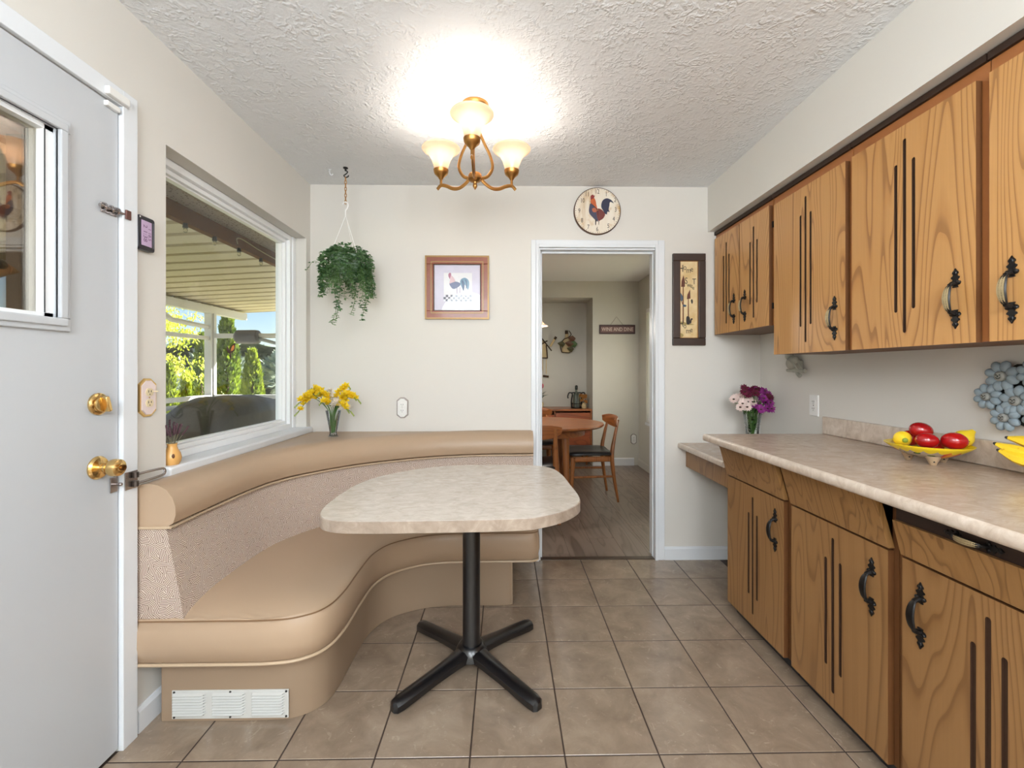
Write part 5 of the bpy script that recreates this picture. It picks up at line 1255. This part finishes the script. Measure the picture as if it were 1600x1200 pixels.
for k in range(26):
    a = rf.uniform(-1.2, 4.2); L = rf.uniform(.14, .22); d = Vector((math.cos(a)*.8, -.3+rf.uniform(-.3, .3), .55+rf.uniform(-.4, .8))); leaf(b, Vector((.47, 6.03, .82+rf.uniform(0, .10))), d, Vector((0, 0, 1)), L*.75, .016)
b.build('foliage', leafmat('blue_green_leaf', (48, 82, 84), (84, 116, 108), .25), sp, smooth=False, recalc=False)
b = MB(); b.tube([(.49, 6.03, .85), (.512, 5.99, 1.03)], .003, 5); b.ell((.514, 5.99, 1.04), .014, .014, .030, 10, 8); b.build('bloom', M('pink_bloom', (190, 96, 110), .6), sp)

# ================================================================ outside the window
m_deck = M('grey_deck', (170, 168, 160), .7, var=.08, vs=4)
struct(MB().box(-3.75, XL-WT-.001, -3.0, 6.3, -.16, -.06), 'floor_patio', m_deck, smooth=False)
m_soff = NT('perforated_soffit'); ms = m_soff; v = ms.coord(jitter=False)
vo = ms.n('TexVoronoi', {'Vector': v, 'Scale': 55.}); ms.base(ms.mix(ms.ramp(vo.outputs['Distance'], [(.22, (1, 1, 1)), (.30, (0, 0, 0))]), lin((184, 170, 162)), lin((110, 94, 88)))); ms.b.inputs['Roughness'].default_value = .8; ms.b.inputs['Specular IOR Level'].default_value = .1; m_soff = ms.m
struct(MB().box(-1.95, XL-WT-.001, -1.0, 6.3, 2.245, 2.27), 'trim_8', m_soff, smooth=False)
m_brown = M('brown_fascia', (118, 78, 34), .8, var=.12, vs=6, spec=.05)
struct(MB().box(-2.0, -1.95, -1.0, 6.3, 2.148, 2.30), 'trim_9', m_brown, smooth=False)
m_roofm = M('cream_roof_sheet', (206, 194, 170), .45, var=.05, vs=2)
pr_ = thing('patio_roof', 'cream corrugated patio roof above the deck outside the window', 'roof', (-2.8, 3.2, 2.1))
rx0, rx1 = -1.985, -3.85
zr = lambda x: 2.150+(x+1.985)*.055
y = 1.0
k = 0
while y < 6.20:
    prf = [(y, 0), (y+.165, 0), (y+.178, .032), (y+.212, .032), (y+.225, 0)]
    b = MB(); b.loft([[(x, yy, zr(x)+zz) for yy, zz in prf] for x in (rx0, rx1)]+[]); b.loft([[(x, yy, zr(x)+zz+.0012) for yy, zz in prf] for x in (rx0, rx1)])
    b.build('roof_panel', m_roofm, pr_, smooth=False); y += .225
m_wmetal = M('white_painted_metal', (214, 214, 216), .4)
b = MB(); b.box(-3.66, -3.58, .8, 6.30, 1.945, 2.035); b.build('front_beam', m_wmetal, pr_, smooth=False)
b = MB(); b.box(-3.80, -3.68, .8, 6.22, 1.99, 2.07); b.build('gutter', m_wmetal, pr_, smooth=False)
for y in (5.58, 3.0, .9):
    p = MB().box(-3.66, -3.575, y-.05, y+.05, -.06, 1.945).build('post', m_wmetal, pr_, smooth=False)
    MB().box(-3.572, -3.560, y-.02, y+.02, -.06, 1.945).build('post_trim', m_wmetal, p, smooth=False)
MB().box(-3.64, -3.60, .9, 5.53, 1.618, 1.662).build('cross_rail', m_wmetal, pr_, smooth=False)
b = MB(); b.tube([(-3.62, 4.72, 1.945), (-3.62, 4.80, 1.86), (-3.62, 4.93, 1.80), (-3.62, 5.53, 1.775)], .028, 8); b.build('curved_brace', m_wmetal, pr_)
MB().box(-3.56, -2.2, 5.575, 5.615, 1.645, 1.70).build('end_rail', m_wmetal, pr_, smooth=False)
# deck railing with slatted infill
rl_ = thing('deck_railing', 'white deck railing with grey horizontal slats below it', 'railing', (-3.62, 4.0, -.06))
b = MB(); b.box(-3.66, -3.58, .9, 5.53, .895, .945); b.build('top_rail', m_wmetal, rl_, smooth=False)
b = MB(); b.box(-3.575, -1.9, 5.56, 5.62, .895, .945); b.build('top_rail', m_wmetal, rl_, smooth=False)
m_slat = M('blue_grey_slat', (150, 158, 172), .5)
for k in range(11):
    z = .05+k*.076
    MB().prism([(-3.645, z), (-3.60, z+.052), (-3.595, z+.050), (-3.640, z-.003)], 'y', .95, 5.52).build('slat', m_slat, rl_, smooth=False)
for y in (2.0, 4.0): MB().box(-3.65, -3.59, y-.03, y+.03, -.06, .895).build('rail_post', m_wmetal, rl_, smooth=False)
for k in range(12):
    x = -3.45+k*.13; MB().box(x-.012, x+.012, 5.578, 5.602, .02, .895).build('baluster', m_wmetal, rl_, smooth=False)
MB().box(-3.55, -1.9, 5.57, 5.61, .0, .04).build('bottom_rail', m_wmetal, rl_, smooth=False)
# grey cylindrical lamp housing clamped on the end rail, with its arm
hl = thing('outdoor_heater', 'dark grey cylindrical heater head on a bar beyond the barbecue', 'heater', (-3.11, 5.54, 1.65))
hy = 5.50
b = MB(); b.lathe([(0, -3.262), (.062, -3.258), (.084, -3.235), (.086, -3.03), (.080, -2.99), (.055, -2.978), (0, -2.975)], 28, (0, hy, 1.652), 'x'); b.build('housing', M('dark_grey_housing', (84, 82, 90), .5), hl)
MB().tube([(-2.985, hy, 1.672), (-2.90, hy, 1.675), (-2.2, hy, 1.69)], [.026, .020, .020], 10).build('arm', m_wmetal, hl)
MB().tube([(-2.985, hy, 1.63), (-2.9, hy-.02, 1.61), (-2.7, hy-.1, 1.56), (-2.3, hy-.22, 1.46)], [.022, .022, .020, .020], 10).build('lower_arm', M('grey_arm', (142, 148, 154), .4), hl)
b = MB(); b.box(-3.15, -3.11, hy, 5.575, 1.655, 1.690); b.build('clamp', m_black, hl, smooth=False)
# covered barbecue
bq = thing('covered_barbecue', 'barbecue under a grey fabric cover outside the window', 'barbecue', (-2.35, 3.85, -.06))
prof = [(2.86, -.02), (2.90, .45), (2.96, .745), (3.10, .79), (3.27, .845), (3.45, .915), (3.60, .985), (3.69, 1.012), (3.85, 1.022), (4.2, 1.015), (4.42, .995), (4.52, .95), (4.60, .89), (4.80, .84), (4.88, .45), (4.90, -.02)]
P_ = spline([(y, z, 0) for y, z in prof], 5)
rows = []
rq = random.Random(9)
for x, k_ in ((-2.64, .86), (-2.62, .95), (-2.57, .99), (-2.48, 1.0), (-2.38, 1.0), (-2.29, .985), (-2.22, .955), (-2.185, .92), (-2.17, .86)):
    rows.append([(x+.012*math.sin(9*p.x+x*7)*(1 if x > -2.3 else 0)+(.035*max(0, .6-p.y) if x > -2.3 else -.035*max(0, .6-p.y)), 3.87+(p.x-3.87)*(.97+.03*k_), -.03+(p.y+.03)*k_+.006*math.sin(23*p.x+9*x)) for p in P_])
m_cov = M('grey_cover_fabric', (82, 79, 76), .5, var=.15, vs=3, bump=.5, bs=5, bd=.03)
b = MB(); b.loft(rows); b.add(rows[0], [tuple(range(len(rows[0])))]); b.add(rows[-1], [tuple(range(len(rows[-1])))]); b.build('cover', m_cov, bq, ang=70)
# little clips and cord under the brown fascia
for k, y in enumerate((2.79, 3.068, 3.348, 3.646)):
    t_ = thing('light_clip', ('dark string-light socket under the brown fascia, first from the back door', 'dark string-light socket under the brown fascia, second from the back door', 'dark string-light socket under the brown fascia, third from the back door', 'dark string-light socket under the brown fascia, fourth from the back door')[k], 'light', (-1.962, y, 2.148), group='string-light sockets under the fascia')
    MB().tube([(-1.962, y, 2.1478), (-1.962, y, 2.120)], [.012, .015], 10).build('socket', m_black, t_)
    MB().ell((-1.962, y, 2.105), .013, .013, .016, 10, 8).build('bulb', glass('bulb_glass', (.9, .88, .8), 1.5), t_)
cd = MB(); cd.tube(spline([(-1.944, 3.30, 2.165), (-1.944, 3.29, 2.20), (-1.944, 3.36, 2.215), (-1.944, 3.55, 2.20), (-1.944, 3.75, 2.19), (-1.944, 3.95, 2.185)], 5), .0045, 5)
tag(cd.build('twine', M('pale_cord', (206, 190, 142), .7), loc=(-1.944, 3.3, 2.17)), 'pale cord looped along the brown fascia outside', 'cord')
# butterfly decal on the pane
bf = thing('butterfly_decal', 'brown and orange butterfly stuck on the window pane', 'decal', (-1.383, 2.30, 1.336))
m_bw = M('brown_wing', (70, 38, 30), .5); m_ow = M('orange_wing', (222, 138, 62), .5)
f = lambda u, w, d: (-1.384+d, 2.278+u*1.25, 1.336+w*1.25)
W1_ = SP([(0, 0), (.010, .022), (.034, .036), (.038, .028), (.030, .006), (.012, -.004)]); W2_ = SP([(.008, .004), (.016, .022), (.030, .028), (.027, .010)])
b = MB(); b.T = Matrix.Identity(4); b.prism([(2.278+u*1.3, 1.336+w*1.3) for u, w in W1_], 'x', -1.3835, -1.3822); b.prism([(2.278-u*.55, 1.336+w*.8-.004) for u, w in W1_], 'x', -1.3835, -1.3822); b.prism([(2.278+u, 1.336+w) for u, w in SP([(0, 0), (.012, -.01), (.014, -.034), (.004, -.026)])], 'x', -1.3835, -1.3822); b.T = None
b.build('wing', m_bw, bf, smooth=False)
poly_layer('wing_patch', [W2_], m_ow, bf, lambda u, w, d: (-1.3818, 2.278+u*1.25, 1.336+w*1.25), 0)
# storm door frame and hanging bird outside the back door
sf = thing('storm_door', 'dark brown storm door frame outside the back door', 'door', (XL-WT-.06, 1.03, -.06))
m_sd = M('dark_bronze', (128, 104, 88), .5)
b = MB(); X2, X3 = XL-WT-.05, XL-WT-.005
b.box(X2, X3, 1.347, 1.60, -.06, 2.2); b.build('jamb', m_sd, sf, smooth=False)
for y in (1.364, 1.384): MB().box(X3, X3+.003, y-.003, y+.003, 0, 2.1).build('bead', m_wmetal, sf, smooth=False)
MB().box(X2, X3, .50, 1.345, 1.685, 1.715).build('mid_rail', m_sd, sf, smooth=False)
MB().box(X2-.02, X3, .45, 1.62, 1.94, 2.2).build('head', M('reddish_brown_head', (214, 140, 100), .5), sf, smooth=False)
bo = thing('bird_ornament', 'tan and black wooden bird hung outside the back door glass', 'ornament', (-1.40, 1.24, 1.52))
b = MB(); b.ell((-1.40, 1.225, 1.515), .022, .075, .028, 16, 10, Matrix.Rotation(R(10), 3, 'X')); b.build('body', M('tan_bird', (214, 158, 106), .5), bo)
MB().lathe([(.017, 0), (.010, .018), (.0, .036)], 10, (-1.40, 1.284, 1.525), 'y').build('beak', M('orange_beak', (206, 140, 70), .5), bo)
b = MB(); b.ell((-1.386, 1.245, 1.532), .012, .030, .016, 12, 8); b.build('wing', m_black, bo)
MB().tube([(-1.40, 1.235, 1.54), (-1.40, 1.235, DZ-.004)], .001, 5).build('thread', m_black, bo)

# garden
t = NT('garden_grass'); v = t.coord(jitter=False); t.base(t.ramp(t.noise(v, 1.2, 5, .7), [(.3, (120, 124, 84)), (.6, (158, 152, 118)), (.8, (190, 182, 156))])); t.b.inputs['Roughness'].default_value = .9
b = MB(); b.box(-120, 120, -60, 140, -1.0, -.6)
struct(b, 'ground', t.m, smooth=False)
def hill(name, x0, y0, x1, y1, h, mat, d=10, seed=1):
    rr = random.Random(seed); n = 60; rows = []
    for k in range(6):
        row = []
        for i in range(n+1):
            u = i/n; x = x0+(x1-x0)*u; y = y0+(y1-y0)*u; q = k/5
            hh = h*(.72+.20*math.sin(u*7+seed)+.12*math.sin(u*19+seed*2))+rr.uniform(-.06, .10)*h
            nx, ny = -(y1-y0), (x1-x0); L = math.hypot(nx, ny)
            row.append((x+nx/L*d*q, y+ny/L*d*q, -1+(hh+1)*math.sin(q*1.57)))
        rows.append(row)
    b = MB(); b.loft(rows); return struct(b, name, mat, ang=180)
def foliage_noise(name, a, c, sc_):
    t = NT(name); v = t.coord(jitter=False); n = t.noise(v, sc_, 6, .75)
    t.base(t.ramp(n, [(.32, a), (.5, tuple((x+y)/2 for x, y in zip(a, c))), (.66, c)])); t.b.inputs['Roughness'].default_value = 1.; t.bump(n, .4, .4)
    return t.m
hill('hill_1', -18, 60, -70, 12, 4.6, foliage_noise('far_woods_hazed', (116, 134, 142), (172, 186, 184), .9), 30, 3)  # woods colour paled, distance haze is mixed into it
hill('hill_2', -10, 34, -40, 8, 2.5, foliage_noise('near_woods_hazed', (100, 122, 108), (172, 184, 160), 1.6), 12, 5)  # haze painted into the colour here too, less of it
m_cedar = [leafmat('cedar_a', (74, 104, 34), (176, 190, 60), .40, .6, 2.2), leafmat('cedar_b', (58, 88, 36), (160, 180, 60), .40, .6, 2.2)]
m_bark = M('bark', (92, 72, 56), .9)
def tuft(b, p, d, L, W, rr):
    u = Vector((rr.uniform(-1, 1), rr.uniform(-1, 1), rr.uniform(-1, 1))); s_ = d.cross(u); s_ = s_.normalized() if s_.length > 1e-4 else d.orthogonal()
    b.add([p-s_*W*.4, p+d*L*.5-s_*W, p+d*L, p+d*L*.5+s_*W, p+s_*W*.4], [(0, 1, 2, 3, 4)])
def cedar(label, x, y, z0, h, r, seed, mat, n=1500, group=None):
    t_ = thing('cedar_tree', label, 'tree', (x, y, -.62), group=group); rr = random.Random(seed); b = MB()
    for i in range(n):
        q = rr.random()**.8; a = rr.uniform(0, 6.283); rad = r*((1-q)**.62)*(.80+.25*rr.random())*(1+.12*math.sin(a*3+q*9)); z = z0+(h-z0)*q
        p = Vector((x+rad*math.cos(a), y+rad*math.sin(a), z)); d = Vector((math.cos(a)*.5+rr.uniform(-.4, .4), math.sin(a)*.5+rr.uniform(-.4, .4), 1.0)).normalized()
        L = rr.uniform(.10, .22)*max(.6, r/.4)*.9; tuft(b, p, d, L, L*.24, rr)
    MB().tube([(x, y, -.62), (x, y, h*.8)], [.06, .02], 8).build('trunk', m_bark, t_)
    tag(b.build('foliage', mat, t_, smooth=False, recalc=False), kind='stuff')
GC = 'cedars beyond the deck'
cedar('tall dark-topped cedar just right of the white patio post', -7.34, 12, -.6, 2.72, .40, 1, m_cedar[1], 2600)
cedar('cedar with bright yellow-green edge below the grey heater head', -6.13, 11, -.6, 1.70, .34, 2, m_cedar[0], 2200)
cedar('small pointed cedar left of the white patio post', -6.74, 9.6, -.6, 1.22, .17, 3, m_cedar[0], 1300)
cedar('dark cedar half hidden behind the white patio post', -8.82, 13.2, -.6, 2.3, .32, 4, m_cedar[1], 1600)
cedar('bright shrubby cedar by the window edge, below the leafy tree', -5.18, 7.0, -.6, 1.30, .20, 5, m_cedar[0], 1600)
m_dec = leafmat('bright_leaf', (150, 178, 40), (226, 222, 90), .45, .5, 1.5)
tr = thing('leafy_tree', 'bright yellow-green leafy tree at the window edge beyond the railing', 'tree', (-6.5, 8.6, -.62)); rr = random.Random(8); b = MB()
for k in range(44):
    q = rr.random(); c = Vector((-6.45+.60*rr.uniform(-1, 1)*(1 if q < .5 else .8)-.12*(1-q), 8.6+.5*rr.uniform(-1, 1), 1.15+1.5*q))
    for i in range(46):
        p = c+Vector((rr.gauss(0, .10), rr.gauss(0, .12), rr.gauss(0, .08))); d = Vector((rr.uniform(-.6, .8), rr.uniform(-.8, .6), rr.uniform(-1.2, -.1))).normalized(); leaf(b, p, d, Vector((rr.uniform(-1, 1), rr.uniform(-1, 1), 1)), rr.uniform(.06, .10), .018)
tag(b.build('foliage', m_dec, tr, smooth=False, recalc=False), kind='stuff')
b = MB(); b.tube([(-6.6, 8.6, -.62), (-6.55, 8.6, .6), (-6.5, 8.6, 1.7)], [.06, .045, .02], 8)
for k in range(6):
    a = k*1.05; b.tube([(-6.55, 8.6, .8+.12*k), (-6.55+.45*math.cos(a), 8.6+.45*math.sin(a), 1.4+.15*k)], [.02, .008], 6)
b.build('trunk', m_bark, tr)
m_far = leafmat('hazy_leaf', (128, 148, 134), (192, 202, 184), .3, .7, 1.2)  # leaf colour lightened to paint in aerial haze
def roundtree(label, x, y, h, r, seed, mat=None, n=1300):
    t_ = thing('garden_tree', label, 'tree', (x, y, -.62), group='hazy trees beyond the garden'); rr = random.Random(seed); b = MB()
    for i in range(n):
        v_ = Vector((rr.gauss(0, 1), rr.gauss(0, 1), rr.gauss(0, 1))).normalized()*rr.uniform(.6, 1.0)
        p = Vector((x+v_.x*r*(1+.2*math.sin(5*v_.z+seed)), y+v_.y*r, h*.55+v_.z*h*.5)); tuft(b, p, (v_+Vector((0, 0, .3))).normalized(), rr.uniform(.16, .34), .09, rr)
    MB().tube([(x, y, -.62), (x, y, h*.6)], [.10, .04], 8).build('trunk', m_bark, t_); tag(b.build('foliage', mat or m_far, t_, smooth=False, recalc=False), kind='stuff')
hz = 'hazy grey-green tree beyond the cedars'
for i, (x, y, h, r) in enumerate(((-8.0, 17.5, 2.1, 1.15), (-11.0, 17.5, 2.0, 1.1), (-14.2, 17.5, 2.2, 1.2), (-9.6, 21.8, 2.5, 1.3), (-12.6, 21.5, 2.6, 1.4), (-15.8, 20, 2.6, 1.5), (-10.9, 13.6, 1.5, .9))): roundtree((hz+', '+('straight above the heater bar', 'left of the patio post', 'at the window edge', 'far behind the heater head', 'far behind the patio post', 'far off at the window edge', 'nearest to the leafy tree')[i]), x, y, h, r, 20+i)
